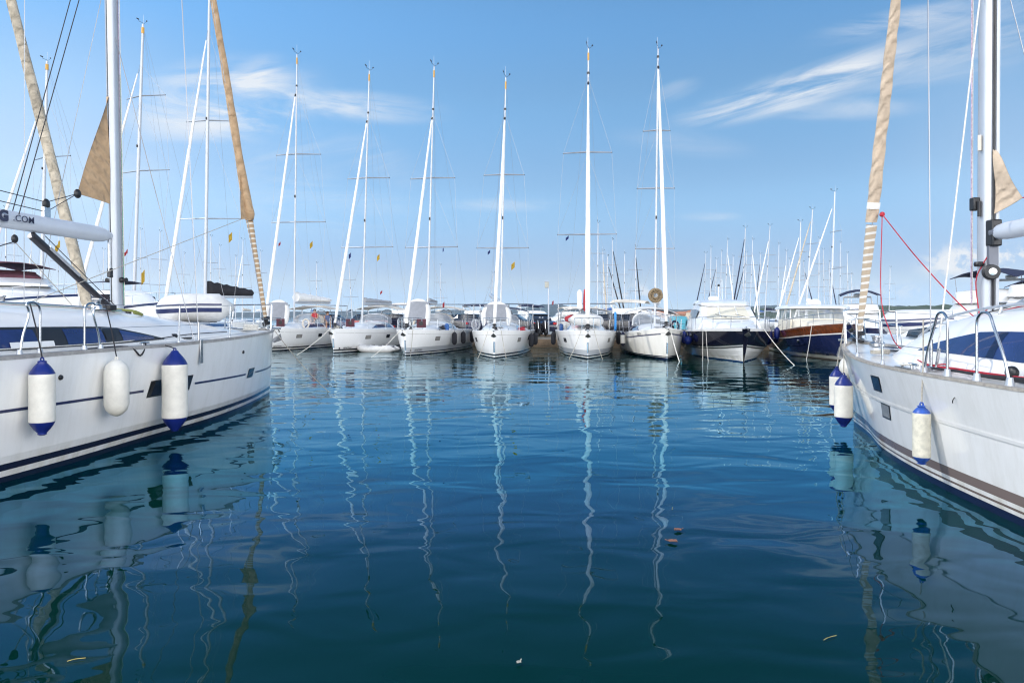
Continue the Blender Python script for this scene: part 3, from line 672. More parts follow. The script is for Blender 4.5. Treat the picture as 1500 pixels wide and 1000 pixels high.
# ---- yacht on the left of the photo, bow away from the camera
def yacht_near_a():
    B = Boat('sailing_yacht', (-6.1, 17.1), (.1736, .985), 'white yacht under a grey boom lettered .COM, three fenders along its side', 'sailing yacht')
    root = B.root
    h = Hull(13.6, 4.0, [(0, 1.62), (.2, 1.55), (.42, 1.49), (.68, 1.46), (1, 1.42)], zc=.33, cf=.42, rake=.12)
    hu = h.build([HM_L], root); deck(h, root, M_DECK); toe_rail(h, root, M_RAIL, .085, .05)
    cz = lambda d: .735 + .0145 * d
    dq = d_for_px(B, h, 1, 367, .8); segs = [(.12, dq - .32), (dq + .32, 5.2), (6.6, 13.2)]
    for a, b in segs:
        for s in (1, -1): h.strip(s, a, b, lambda d: cz(d) - .018, lambda d: cz(d) + .018).build('cove_stripe', M_STRIPE, hu)
    for s in (1, -1):
        h.window(s, dq, cz(dq) + .01, .34, .15, hu, M_DARKGLASS, skew=-.3)
        h.window(s, 5.9, cz(5.9) + .02, 1.12, .21, hu, M_DARKGLASS, skew=-.22)
        for d in (3.4, 8.3):
            p = h.pt(s, d, h.zs(d) - .28, .005); MB().lathe([(.035, 0), (.03, .015), (.02, .02)], p, 12, axis=(s, 0, 0)).build('through_hull', M_BLACK, hu)
    rf = Roof(h, [(1.5, .22, .02), (2.1, .48, .09), (3.0, .72, .22), (4.07, .90, .36), (5.3, 1.06, .50), (7.35, 1.25, .62), (9, 1.32, .66), (11, 1.32, .64)], n=2.7, lean=.14)
    ro = rf.build(M_GEL, root)
    for s in (1, -1):
        w = rf.window(s, 5.25, 10.5, lambda d: .06 + .03 * max(0, 6 - d), lambda d: .075 + .42 * min(1, max(0, (d - 5.2) / 1.3)) ** .8, M_FRAME, ro)
        for a, b in ((5.55, 6.35), (6.75, 7.5), (8.0, 8.75), (9.0, 10.3)):
            rf.window(s, a, b, lambda d: .10 + .03 * max(0, 6 - d), lambda d: .045 + .40 * min(1, max(0, (d - 5.2) / 1.3)) ** .8, M_WINDOW, w, 'pane', .011)
        rf.window(s, 6.5, 6.72, .17, .40, M_BLACK, w, 'opening_port', .016)
        MB().tube([rf.pt(s, d, .93) + Vector((0, 0, .05)) for d in np.linspace(5.6, 10.6, 14)], .014, 8).build('handrail', M_STEEL, ro)
        rf.window(s, 7.75, 8.45, .05, .20, M_GEL, ro, 'rope_cover', .024)
    hatch(root, h, 3.1, .5, rf.top(3.1) + .01); hatch(root, h, 1.2, .4, h.zs(1.2) + .05)
    mo, P, base, top, cp = mast(B, h, rf, dict(d=5.1, top=19.8, sides=(-1,), r=.125, rake=.45, lod=.5, mat=M_ALU, spreaders=[(8.4, 1.35), (12.0, 1.15), (15.6, .9)], fz=18.9, wr=.0062, tackz=.34, furl=M_TAN,
        furl0=.135, furl1=.95, furlprof=[(0, .085), (.012, .135), (.03, .12), (.07, .095), (.15, .085), (.3, .068), (.6, .055), (1, .04)], twist=16, boom=dict(z=3.36, len=5.4, r=.108, mat=mat('grey_painted_boom', (.56, .60, .66), .4, .15, var=.04), rise=.03), lights=[10.5]))
    tack, head = Vector((0, h.y(.25, 1.6), 1.62 + .34)), P(18.9) + Vector((0, .125, 0))
    furled(root, tack, tack.lerp(head, .134), [(0, .042), (.3, .055), (.8, .07), (1, .084)], striped_sail('tan', M_TAN, (.43, .30, .185), (.70, .66, .58)), 'furled_sail_foot', n=14, seg=24)
    def flap(k0, k1, ext, m, nm='clew_flap'):
        rows = []
        for i in range(9):
            q = i / 8; a = tack.lerp(head, k0 + (k1 - k0) * q); w_ = ext * (1 - q) ** 1.2; rows.append([a + Vector((.012 * math.sin(6 * q + 3 * u), -w_ * u - .04, -.06 * u * (1 - q) + .010 * v)) for u in (0, .5, 1) for v in (0,)])
        mb_ = MB(); mb_.loft([[p_ + Vector((.005, 0, 0)) for p_ in r_] for r_ in rows]).loft([[p_ - Vector((.005, 0, 0)) for p_ in r_] for r_ in rows]); return mb_.build(nm, m, root), rows[0][-1]
    fl_, ce = flap(.137, .21, .30, M_TAN)
    wire(root, [ce, Vector((.75, -7.6, rf.top(7.6) + .03))], .0065, M_ROPEG, 'jib_sheet')
    # mast fittings
    MB().tube([P(2.2) - Vector((0, .115, 0)), P(14) - Vector((0, .108, 0))], .014, 6).build('sail_slot', M_BLACK, mo)
    for dx, m_, z1 in ((.10, M_ROPEGR, 6.2), (.115, M_ROPEW, 15), (.09, mat('mauve_flecked_rope', (.45, .36, .46), .8, var=.3, vs=30), 15)):
        MB().tube([P(2.15) + Vector((dx, .05, 0)), P(z1) + Vector((dx * .95, .06, 0))], .007, 5).build('halyard', m_, mo)
    for s in (1, -1):
        MB().lathe([(.05, 0), (.05, .03), (.03, .05), (.034, .09), (.04, .10), (.04, .11)], P(2.6) + Vector((s * .09, .0, 0)), 14, axis=(s, 0, .0)).build('winch', M_BLACK, mo)
    MB().box(P(2.72) - Vector((0, .15, 0)), (.07, .07, .16)).build('rope_clutch', M_BLACK, mo, bevel=.01)
    MB().tube([P(2.75) - Vector((0, .16, 0)), P(3.3) - Vector((0, .16, 0))], .03, 8).build('gooseneck', M_STEEL, mo)
    for k in range(4): MB().lathe([(.05, 0), (.05, .06), (.03, .08)], base + Vector((.18 * math.cos(k * 1.5 + .4), .18 * math.sin(k * 1.5 + .4), .02)), 10).build('turning_block', M_BLACK, mo)
    # sail corner out of the mast slot
    s0, g = P(3.92) - Vector((0, .14, 0)), []
    for i in range(13):
        k = i / 12; zt = 3.92 + 1.85 * k; q = P(zt) - Vector((0, .13, 0)); wd_ = .70 * (1 - k) ** 1.05
        g.append([q + Vector((.02 * math.sin(3 * u + 5 * k), -wd_ * u, .05 * u * (1 - k))) for u in (0, .25, .5, .75, 1)])
    mb = MB(); a_ = [[p + Vector((.006, 0, 0)) for p in r_] for r_ in g]; b_ = [[p - Vector((.006, 0, 0)) for p in r_] for r_ in g]
    mb.loft(a_).loft(b_); clew = mb.build('mainsail_corner', M_TAN, root)
    ck = g[0][-1]; MB().ball(ck, .07, 10, 8, (.6, 1, 1.1)).build('clew_block', M_BLACK, clew)
    bk = P(3.36) + Vector((0, -1.45, .34))
    blk = MB().ball(bk, .07, 10, 8, (.5, 1, 1.25)).build('boom_block', M_BLACK, root); MB().box(bk - Vector((0, 0, .13)), (.05, .12, .16)).build('block_shackle', M_STEEL, blk)
    for dz in (.03, -.12): wire(root, [ck, bk + Vector((0, 0, dz)), bk + Vector((0, -2.4, dz + .12))], .007, M_ROPEK, 'outhaul')
    wire(root, [P(9.2) + Vector((.06, -.1, 0)), Vector((.09, -7.15, 3.46))], .0075, M_ROPEK, 'lazy_jack'); wire(root, [P(9.4) + Vector((-.06, -.1, 0)), Vector((-.09, -7.1, 3.46))], .0075, M_ROPEK, 'lazy_jack')
    # rigid vang
    v0, v1 = base + Vector((0, -.16, .12)), P(3.36) + Vector((0, -1.72, -.17))
    vg = MB().tube([v0, v0.lerp(v1, .12)], .06, 12).tube([v0.lerp(v1, .12), v0.lerp(v1, .83)], .05, 12).tube([v0.lerp(v1, .83), v1], .062, 12).build('boom_vang', mat('dark_vang_tube', (.05, .05, .058), .3, .5), root)
    MB().tube([v0.lerp(v1, .45) + Vector((.035, 0, .035)), v0.lerp(v1, .82) + Vector((.035, 0, .035))], .03, 8).build('vang_piston', M_ALU, vg)
    for o_ in (-.10, .10): wire(root, [v0 + Vector((o_, 0, .04)), v1 + Vector((o_, .15, .0))], .007, M_ROPEK, 'vang_line')
    blk2 = MB().ball(P(3.36) + Vector((0, -2.0, -.26)), .055, 10, 8, (.6, 1, 1.2)).build('sheet_block', M_BLACK, root)
    wire(root, [P(3.36) + Vector((0, -2.0, -.3)), Vector((.5, -10.0, 2.1))], .008, M_ROPEK, 'mainsheet'); wire(root, [P(3.36) + Vector((0, -2.0, -.3)), Vector((-.4, -5.6, 2.1))], .006, M_ROPEG, 'mainsheet')
    bx = P(3.36); m_t = mat('dark_boom_lettering', (.03, .035, .07), .5)
    text('.COM', .135, m_t, root, (.140, bx.y - 1.98, 3.385), (0, 1, .0), (0, 0, 1), space=1.1, bold=.0012)
    text('G', .205, m_t, root, (.140, bx.y - 2.31, 3.39), (0, 1, .0), (0, 0, 1), ext=.003, bold=.012)
    # deck gear
    D = lambda px: d_for_px(B, h, 1, px)
    gate(h, root, 1, D(67), D(36)); gate(h, root, 1, D(131), D(155)); gate(h, root, -1, 8.3, 8.8); gate(h, root, -1, 7.2, 6.8)
    stanchions(h, root, [D(341), D(268)], .64, d_end=D(155)); pulpit(h, root, .64, 1.0); pushpit(h, root)
    cleat(root, h.sheer(1, D(222), -.12) + Vector((0, 0, .02)), .2); cleat(root, h.sheer(1, .9, -.14) + Vector((0, 0, .02)), .4); cleat(root, h.sheer(-1, .9, -.14) + Vector((0, 0, .02)), -.4)
    anchor(root, h)
    trk = MB().box((.95, -5.0, h.zs(5) + .06), (.05, 1.2, .03)).build('genoa_track', M_BLACK, root)
    MB().box((.95, -4.9, h.zs(5) + .10), (.08, .16, .10)).build('genoa_car', M_BLACK, trk, bevel=.02)
    dch = D(294); pch = h.sheer(1, dch, .004)
    MB().box(pch + Vector((.004, 0, -.14)), (.014, .075, .40)).build('chainplate', M_STEEL, root, bevel=.003)
    q = pch + Vector((-.05, 0, .04))
    for a, b in ((q, P(7.2) + Vector((0, .05, 0))), (q + Vector((0, .09, 0)), P(11.4))): pass
    MB().tube([q, q + Vector((0, 0, .32))], .017, 8).build('turnbuckle', M_STEEL, root)
    wire(root, [q, Vector((1.32, -dch - .05, 8.45)), P(11.6)], .0085, name='shroud'); wire(root, [q + Vector((0, -.12, 0)), P(7.1)], .007, name='shroud')
    MB().tube(curve_pts([Vector((.35, -5.6, rf.top(5.6) + .03)), Vector((.55, -5.4, rf.top(5.4) + .02)), Vector((.5, -5.1, rf.top(5.1) - .02)), Vector((.25, -5.0, rf.top(5) + .02))], 5), .02, 6).build('coiled_halyard', mat('olive_rope', (.22, .24, .06), .8), root)
    for d_, x_ in ((6.2, .55), (6.9, -.5)):
        wb = MB().lathe([(.09, 0), (.085, .05), (.055, .08), (.06, .14), (.075, .16), (.075, .175)], (x_, -d_, rf.top(d_) - .01), 16).build('coachroof_winch', M_STEEL, root); MB().box((x_ * .75, -d_ + .35, rf.top(d_) + .02), (.3, .16, .09)).build('rope_clutch', M_BLACK, wb, bevel=.015)
    for k_, (x_, m_) in enumerate(((.25, M_ROPER), (.31, M_ROPEW), (.37, M_ROPEGR), (-.28, M_ROPEK))): wire(root, [Vector((x_ * .6, -5.25, rf.top(5.25) + .02)), Vector((x_, -6.1, rf.top(6.1) + .015)), Vector((x_ * 1.4, -8.8, rf.top(8.8) + .01))], .007, m_, 'halyard_tail')
    wire(root, curve_pts([Vector((.78, -3.0, h.zs(3) + .10)), Vector((1.0, -4.6, h.zs(4.6) + .12)), Vector((1.25, -6.4, h.zs(6.4) + .07)), Vector((1.5, -9.4, h.zs(9) + .08))], 5), .009, M_ROPEK, 'jib_sheet'); wire(root, curve_pts([Vector((.5, -2.6, h.zs(2.6) + .12)), Vector((.92, -4.9, h.zs(4.9) + .13)), Vector((1.2, -6.6, h.zs(6.6) + .08)), Vector((1.42, -9.2, h.zs(9) + .09))], 5), .008, M_ROPEW, 'jib_sheet')
    MB().tube(curve_pts([(.45 + .16 * math.cos(a), -1.55 + .16 * math.sin(a), h.zs(1.5) + .06 + .006 * a) for a in np.linspace(0, 22, 34)], 2), .014, 6).build('coiled_rope', M_ROPEW, root)
    MB().tube(curve_pts([h.sheer(1, D(222), -.12) + Vector((0, 0, .07)), h.sheer(1, D(222), -.02) + Vector((0, -.1, .06)), h.sheer(1, D(222), .015) + Vector((0, -.25, -.1)), h.sheer(1, D(222), .0) + Vector((0, -.5, .04)), h.sheer(1, D(222), -.2) + Vector((0, -1.1, .03))], 5), .012, 6).build('mooring_tail', M_ROPEK, root)
    # fenders and the dinghy lashed on the foredeck
    d1, d2, d3 = D(49), D(158), D(242)
    hang(B, h, 1, d1, .99, .89, .137, 'capped', 'long white fender with blue ends hanging below the .COM lettering of the grey boom', top_z=.64)
    hang(B, h, 1, d2, .98, .78, .155, 'oval', 'all-white oval fender without blue ends, between two blue-ended ones', top_z=.64)
    hang(B, h, 1, d3, .80, 1.26, .185, 'capped', 'longest blue-ended white fender, hanging over the dark hull port of a white yacht', top_z=.03)
    return B, h, rf

def striped_sail(key, base, c1, c2, per=.115):
    name = key + '_striped_foot'
    m = bpy.data.materials.new(name); m.use_nodes = True; t = m.node_tree; p = t.nodes['Principled BSDF']; p.inputs['Roughness'].default_value = .8
    c = nd(t, 'ShaderNodeTexCoord'); s = nd(t, 'ShaderNodeSeparateXYZ'); t.links.new(c.outputs['Object'], s.inputs[0])
    z = mth(t, 'ADD', s.outputs[2], mth(t, 'MULTIPLY', s.outputs[0], -.14))
    f = mth(t, 'FRACT', mth(t, 'DIVIDE', z, per)); k = nd(t, 'ShaderNodeMix', data_type='RGBA')
    t.links.new(mth(t, 'LESS_THAN', f, .34), k.inputs[0]); k.inputs[6].default_value = c1 + (1,); k.inputs[7].default_value = c2 + (1,)
    t.links.new(k.outputs[2], p.inputs['Base Color']); return m

def dinghy(loc, rz, L, W, label, flip=True, stripe=M_STRIPE, tube_r=.22, pitch=0.0, roll=0.0, body=None, floor=None, group=None, letter=None, cat='inflatable dinghy'):
    """inflatable: U-shaped tube with cone ends, floor, transom and rubbing stripes"""
    e = empty('inflatable_dinghy', loc); e.rotation_euler = (pitch, roll, rz); tag(e, label, cat, group)
    body = body or M_HYP; a = W / 2 - tube_r; yb = L / 2 - W * .50
    path = [(-a, -L / 2 + .30)] + [(-a, -L / 2 + .3 + (yb + L / 2 - .3) * k / 5) for k in range(1, 6)]
    path += [(-a * math.cos(q), yb + (L / 2 - tube_r - yb) * math.sin(q)) for q in np.linspace(.2, math.pi - .2, 11)]
    path += [(a, yb - (yb + L / 2 - .3) * k / 5) for k in range(0, 6)]
    pts = [Vector((x, y, tube_r + .10 * max(0, y / (L / 2)) ** 2)) for x, y in path]
    pts = [pts[0] + Vector((0, -.30, 0))] + pts + [pts[-1] + Vector((0, -.30, 0))]
    rr = [.06] + [tube_r] * (len(pts) - 2) + [.06]
    sgn = -1 if flip else 1; zof = 2 * tube_r if flip else 0
    T = lambda p: Vector((p.x, p.y, zof + sgn * p.z)); P = [T(p) for p in pts]
    tb = MB().tube(P, rr, 16).build('tube', body, e, angle=60)
    fl = MB().slab([[T(Vector((u * a, y, tube_r * .55 - .16 * (1 - abs(u)) * max(.2, y / L + .5)))) for u in (-1, -.5, 0, .5, 1)] for y in np.linspace(-L / 2 + .28, L / 2 - tube_r * 1.6, 9)], .03)
    fl.build('floor', floor or body, e)
    MB().box(T(Vector((0, -L / 2 + .3, tube_r * 1.1))), (2 * a, .04, tube_r * 1.7)).build('transom', M_HYPG if floor else body, e, bevel=.01)
    if stripe:
        for zo, w_ in ((.05, .045), (-.065, .018)):
            row = []
            for i in range(1, len(pts) - 1):
                tdir = (pts[i + 1] - pts[i - 1]).normalized(); out = Vector((-tdir.y, tdir.x, 0)); out = out if out.dot(Vector((pts[i].x, pts[i].y + .2, 0))) > 0 else -out
                row.append([T(pts[i] + out * (math.sqrt(max(0, (tube_r + .006) ** 2 - q * q))) + Vector((0, 0, q))) for q in (zo - w_, zo, zo + w_)])
            MB().loft(row).build('rubbing_stripe', stripe, e)
    if letter: text(letter, .2, M_BLACK, e, letter_loc(T, a, tube_r, L), (0, -1, 0), (0, 0, 1))
    for x in (-a, a):
        for y in (-.3, .4): MB().box(T(Vector((x, y, 2 * tube_r + .015 if not flip else tube_r * 2 - .0))), (.05, .2, .03)).build('grab_handle', M_BLACK, e, bevel=.008)
    return e

YA, HA, RA = yacht_near_a()
p = YA.w(Vector((-.25, -2.55, HA.zs(2.5) + .16)))
dinghy((p.x, p.y, p.z + .13), R(122), 1.5, 1.0, 'white dinghy with two navy stripes, upside down on a foredeck behind the tan furled sail', tube_r=.30)

# ---- yacht on the right of the photo
def yacht_near_b():
    B = Boat('sailing_yacht', (6.155, 12.25), (.0, 1), 'white yacht with taupe boot stripes, curved navy cabin window and red deck ropes', 'sailing yacht')
    root = B.root
    bs = [(0, .03), (.04, .24), (.1, .43), (.2, .68), (.33, .85), (.45, .93), (.57, .97), (.68, .99), (.8, 1), (.9, .97), (1, .92)]
    bw = [(0, .012), (.05, .10), (.1, .20), (.22, .49), (.33, .66), (.40, .73), (.5, .80), (.6, .85), (.7, .87), (.8, .87), (.9, .85), (1, .78)]
    h = Hull(11.6, 3.5, [(0, 1.49), (.12, 1.39), (.3, 1.31), (.5, 1.295), (1, 1.30)], zc=.80, cf=.52, rake=.12, BS=bs, BW=bw, p=1.0)
    hu = h.build([HM_R], root); deck(h, root, M_GEL); toe_rail(h, root, mat('teak_grey_gunwale', (.36, .33, .29), .75, var=.2, vs=14, bump=.001, bs=60), .075, .03)
    dw = d_for_px(B, h, -1, 1284, 1.06)
    for s in (1, -1):
        h.strip(s, .1, 11.4, lambda d: .79 - .008 * (d - 5) , lambda d: .825 - .008 * (d - 5), .012).build('rubbing_strake', M_GEL, hu)
        h.window(s, dw, 1.06, .30, .17, hu, M_DARKGLASS, skew=.35); h.window(s, dw + .05, .70, .30, .17, hu, M_GREYGLASS, skew=.35)
        p = h.pt(s, 5.2, 1.12, .006); MB().tube([p, p + Vector((s * .02, 0, -.03)), p + Vector((s * .015, .01, -.06))], .006, 6).build('hook', M_BLACK, hu)
    rf = Roof(h, [(1.75, .25, .02), (2.2, .55, .13), (2.6, .76, .30), (3.05, .92, .49), (3.6, 1.02, .64), (5, 1.12, .78), (6.5, 1.15, .84), (8, 1.12, .84)], n=2.6, lean=.2)
    ro = rf.build(M_GEL, root)
    for s in (1, -1):
        hi = lambda d: .30 + .30 * min(1, max(0, (d - 3.45) / 1.1)) ** .7 - .03 * max(0, d - 5); lo = lambda d: .30 - .10 * min(1, max(0, (d - 3.45) / 2.2))
        w = rf.window(s, 3.45, 7.4, lo, hi, M_WINDOW, ro)
        rf.window(s, 4.9, 5.02, lambda d: lo(d) + .01, lambda d: hi(d) - .01, mat('dark_navy_mullion', (.008, .012, .04), .1), w, 'mullion', .009)
        rf.window(s, 5.55, 6.25, lambda d: lo(d) + .10, lambda d: hi(d) - .10, M_BLACK, w, 'opening_port', .012)
        rf.window(s, 5.62, 6.18, lambda d: lo(d) + .14, lambda d: hi(d) - .14, M_GREYGLASS, w, 'port_pane', .017)
        pts = [rf.pt(s, d, .90) + Vector((0, 0, .075)) for d in np.linspace(2.5, 7.6, 16)]
        hr = MB().tube([rf.pt(s, 2.4, .92)] + pts, .017, 8).build('handrail', M_ALU, ro)
        for d in (3.2, 4.4, 5.6, 6.8): MB().tube([rf.pt(s, d, .88), rf.pt(s, d, .90) + Vector((0, 0, .075))], .014, 8).build('handrail_post', M_ALU, hr)
    hatch(root, h, 1.45, .40)
    mo, P, base, top, cp = mast(B, h, rf, dict(d=3.36, top=17.2, sides=(1,), r=.108, rake=.1, dx=.02, lod=.5, mat=M_ALU, spreaders=[(7.4, 1.25), (11.4, 1.0)], fz=16.6, wr=.006, tackz=.22, furl=M_TANR,
        furl0=.125, furl1=.95, furlprof=[(0, .088), (.04, .098), (.10, .092), (.2, .083), (.3, .072), (.6, .056), (1, .042)], twist=34, boom=dict(z=3.02, len=4.9, r=.088, mat=mat('grey_painted_boom', (.56, .60, .66), .4, .15), rise=.06, dx=.1), lights=[9.0]))
    tack, head = Vector((0, h.y(.25, 1.4), 1.45 + .22)), P(16.6) + Vector((0, .108, 0))
    furled(root, tack, tack.lerp(head, .124), [(0, .038), (.3, .054), (.8, .078), (1, .088)], striped_sail('pale', M_TANR, (.46, .37, .27), (.70, .68, .63), .12), 'furled_sail_foot', n=14, seg=24)
    patch_ = tack.lerp(head, .142); MB().tube([patch_, tack.lerp(head, .149)], .101, 14).build('clew_patch', M_SAILW, root)
    MB().tube([P(2.1) + Vector((.03, -.118, 0)), P(16) + Vector((.03, -.10, 0))], .012, 6).build('sail_slot', M_BLACK, mo)
    MB().tube([P(2.1) + Vector((.085, -.09, 0)), P(16) + Vector((.08, -.085, 0))], .03, 8).build('mast_extrusion', M_ALU, mo)
    for k, (dx, m_) in enumerate(((-.155, M_ROPEW), (-.17, mat('mauve_flecked_rope', (.45, .36, .46), .8, var=.3, vs=30)))): MB().tube([P(2.12) + Vector((dx * .8, .06, 0)), P(15.5) + Vector((dx, .08, 0))], .009, 6).build('halyard', m_, mo)
    wl = P(2.52) + Vector((-.03, -.15, 0))
    wn = MB().lathe([(.10, 0), (.10, .04), (.07, .06), (.06, .12), (.085, .14), (.085, .155)], wl, 18, axis=(-.5, -1, 0)).build('winch', M_BLACK, mo)
    MB().lathe([(.045, 0), (.045, .01), (.01, .014)], wl + Vector((-.5, -1, 0)).normalized() * .155, 14, axis=(-.5, -1, 0)).build('winch_cap', M_STEEL, wn)
    MB().box(P(2.72) + Vector((.0, -.14, 0)), (.12, .06, .55)).build('winch_plate', mat('grey_bracket', (.16, .17, .2), .5, .3), mo, bevel=.01)
    MB().tube([base + Vector((.0, -.15, .05)), P(2.5) + Vector((0, -.15, 0))], .012, 6).build('halyard_tail', M_ROPEK, mo)
    MB().box(P(3.42) + Vector((-.11, .04, 0)), (.09, .10, .17)).build('mast_bracket', M_BLACK, mo, bevel=.015)
    MB().tube(curve_pts([base + Vector((-.1, -.05, .05)), P(2.4) + Vector((-.13, -.02, 0)), P(2.62) + Vector((-.10, -.1, 0)), P(2.85) + Vector((.02, -.14, 0))], 5), .008, 6).build('reefing_line', M_ROPER, mo)
    MB().lathe([(.05, -.03), (.06, 0), (.05, .03)], P(2.63) + Vector((-.12, -.06, 0)), 12).build('turning_block', M_BLACK, mo)
    for z in (4.2, 3.35): MB().tube([P(z) + Vector((-.1, -.03, .1)), P(z) + Vector((-.1, -.03, -.1))], .022, 8).build('mast_slot_plate', M_BLACK if z < 4 else M_CREAM, mo)
    gz = P(3.02) + Vector((0, -.16, 0)); MB().box(gz, (.13, .14, .34)).build('gooseneck', M_BLACK, mo, bevel=.02)
    MB().tube([gz, gz + Vector((.02, -.34, .02))], .075, 14).build('boom_end', mat('grey_bracket', (.16, .17, .2), .5, .3), mo)
    g = []
    for i in range(13):
        k = i / 12; q = P(3.27 + .82 * k) + Vector((.03, -.12, 0)); g.append([q + Vector((.02 * math.sin(3 * u + 5 * k) + .16 * u * (1 - k), -.27 * u * (1 - k) ** .8, .16 * u * (1 - k))) for u in (0, .25, .5, .75, 1)])
    mb = MB(); mb.loft([[p + Vector((.006, .004, 0)) for p in r_] for r_ in g]).loft([[p - Vector((.006, .004, 0)) for p in r_] for r_ in g]); cl_ = mb.build('mainsail_corner', M_TANR, root)
    ck = g[0][-1]; MB().ball(ck + Vector((.05, -.05, -.03)), .055, 10, 8, (.7, .9, 1.2)).build('clew_block', M_BLACK, cl_)
    for k in (0, 1): wire(root, [ck, P(3.02) + Vector((.2, -3.2, .30 - .14 * k))], .007, M_ROPER, 'outhaul')
    # rigid vang (grey tube) up to the boom
    v0, v1 = base + Vector((.02, -.3, .06)), P(3.02) + Vector((.05, -2.3, -.14))
    MB().tube([v0, v1], .05, 12).build('boom_vang', mat('grey_vang_tube', (.34, .38, .42), .4, .3), root)
    # deck gear
    D = lambda px: d_for_px(B, h, -1, px)
    stanchions(h, root, [D(1249), D(1285)], .58, d_bow=.5, d_end=D(1376)); pulpit(h, root, .60, .62)
    gate(h, root, -1, D(1376), D(1344), .70); gate(h, root, -1, D(1418), D(1466), .70); gate(h, root, 1, 4.1, 3.8); gate(h, root, 1, 4.9, 5.4); pushpit(h, root)
    cleat(root, h.sheer(-1, D(1318), -.16) + Vector((0, 0, .02)), -.15, 1.1); cleat(root, h.sheer(1, 2.8, -.16) + Vector((0, 0, .02)), .15)
    MB().sweep([h.sheer(-1, d, -.13, .0) for d in np.linspace(D(1300), D(1325), 6)], .09, .035).build('fairlead', M_STEEL, root)
    anchor(root, h)
    dch = D(1323) ; q = h.sheer(-1, dch, -.33) + Vector((0, 0, .02))
    MB().box(q + Vector((0, 0, .02)), (.10, .26, .05)).build('chainplate', M_STEEL, root, bevel=.008)
    MB().tube([q, q + Vector((0, 0, .36))], .02, 8).build('turnbuckle', M_STEEL, root); MB().tube([q + Vector((.01, -.07, 0)), q + Vector((.03, -.11, .26))], .018, 8).build('turnbuckle', M_STEEL, root)
    wire(root, [q, Vector((-1.25, -dch, 7.42)), P(11.2)], .0075, name='shroud'); wire(root, [q + Vector((.01, -.07, 0)), P(6.4) + Vector((-.05, 0, 0))], .010, M_ROPEW, 'shroud')
    clew = tack.lerp(head, .136) + Vector((.10, -.12, -.02))
    MB().ball(clew, .045, 8, 6).build('sheet_knot', M_ROPER, root)
    for pts in ([clew, clew.lerp(Vector((-.12, -3.3, rf.top(3.3) + .06)), .5) - Vector((0, 0, .07)), Vector((-.12, -3.3, rf.top(3.3) + .06)), Vector((-.2, -3.7, rf.top(3.7) + .05))],
                [clew, Vector((-.02, -.9, 2.3)), Vector((-.12, -1.35, 1.72)), Vector((-.45, -2.2, 1.50)), q + Vector((.08, .25, .06)), q + Vector((.05, -.2, .08)), h.sheer(-1, 4.4, -.42, .05), h.sheer(-1, 5.2, -.40, .05), h.sheer(-1, 6.6, -.42, .06), h.sheer(-1, 8, -.5, .3)]):
        MB().tube(curve_pts(pts, 7), .0085, 6).build('jib_sheet', M_ROPER, root)
    MB().tube(curve_pts([h.sheer(-1, 4.0, -.36, .05), h.sheer(-1, 4.3, -.30, .05), h.sheer(-1, 4.7, -.36, .05), h.sheer(-1, 5.2, -.33, .05), h.sheer(-1, 5.7, -.38, .06), h.sheer(-1, 6.4, -.34, .06), h.sheer(-1, 7.4, -.40, .06)], 6), .016, 6).build('deck_line', M_ROPEK, root)
    MB().tube(curve_pts([h.sheer(-1, 4.05, -.34, .06), h.sheer(-1, 4.6, -.38, .07), h.sheer(-1, 5.3, -.37, .07), h.sheer(-1, 6.2, -.42, .07)], 6), .013, 6).build('deck_line', M_ROPER, root)
    trk = MB().sweep([h.sheer(-1, d, -.40, .02) for d in np.linspace(5.0, 7.2, 8)], .05, .03).build('genoa_track', M_BLACK, root)
    MB().ball(h.sheer(-1, 5.55, -.40, .11), .065, 10, 8, (.8, 1.2, 1)).build('genoa_car', M_BLACK, trk)
    MB().tube(curve_pts([h.sheer(-1, 2.1, -.45) + Vector((.13 * math.cos(a), .11 * math.sin(a), .045 + .003 * a)) for a in np.linspace(0, 20, 32)], 2), .010, 6).build('coiled_rope', M_ROPEG, root)
    MB().tube(curve_pts([h.sheer(-1, D(1318), -.16) + Vector((0, 0, .08)), h.sheer(-1, D(1308), -.10) + Vector((0, 0, .06)), h.sheer(-1, D(1302), -.25) + Vector((0, .1, .04)), h.sheer(-1, D(1290), -.4) + Vector((0, .2, .04))], 5), .011, 6).build('mooring_tail', M_ROPEW, root)
    wb = MB().lathe([(.12, 0), (.12, .05), (.07, .09), (.08, .15), (.10, .17), (.10, .18)], (0, -.75, h.zs(.8) + .03), 16).build('windlass', M_STEEL, root)
    for k_, (x_, m_) in enumerate(((-.2, M_ROPER), (-.26, M_ROPEW), (-.32, M_ROPEK), (.25, M_ROPEW))): wire(root, [Vector((x_ * .5, -3.5, rf.top(3.5) + .02)), Vector((x_, -4.3, rf.top(4.3) + .015)), Vector((x_ * 1.6, -7.4, rf.top(7.4) + .01))], .007, m_, 'halyard_tail')
    # fenders
    dA, dB, dC = .42, .95, D(1343)
    hang(B, h, -1, .30, .66, .78, .120, 'capped', 'white blue-ended fender on the very bow, half hidden behind its twin', top_z=.55, gap=.12, rope=M_ROPEG)
    hang(B, h, -1, .95, .56, .86, .142, 'capped', 'white blue-ended fender just beside two small hull ports at the bow', top_z=.55, rope=M_ROPEG)
    hang(B, h, -1, dC + .08, .63, .66, .092, 'capped', ck=1.0, label= 'smallest slim grimy fender hanging alone below the curved navy cabin window', top_z=.62, rope=M_ROPEG, capmat=M_VINYLF, body=mat('grimy_fender_vinyl', (.66, .63, .52), .5, var=.15, vs=14))
    w = B.w(Vector((.05, h.y(0, 1.35) + .16, 1.02)))
    fender(w, .46, .19, 'oval', 'clear white ball fender hanging in front of the stem beside the wooden launch', B.w(Vector((.05, h.y(0, 1.4) + .1, 1.5))), rope=M_ROPEG)
    return B, h, rf
YB, HB, RB = yacht_near_b()

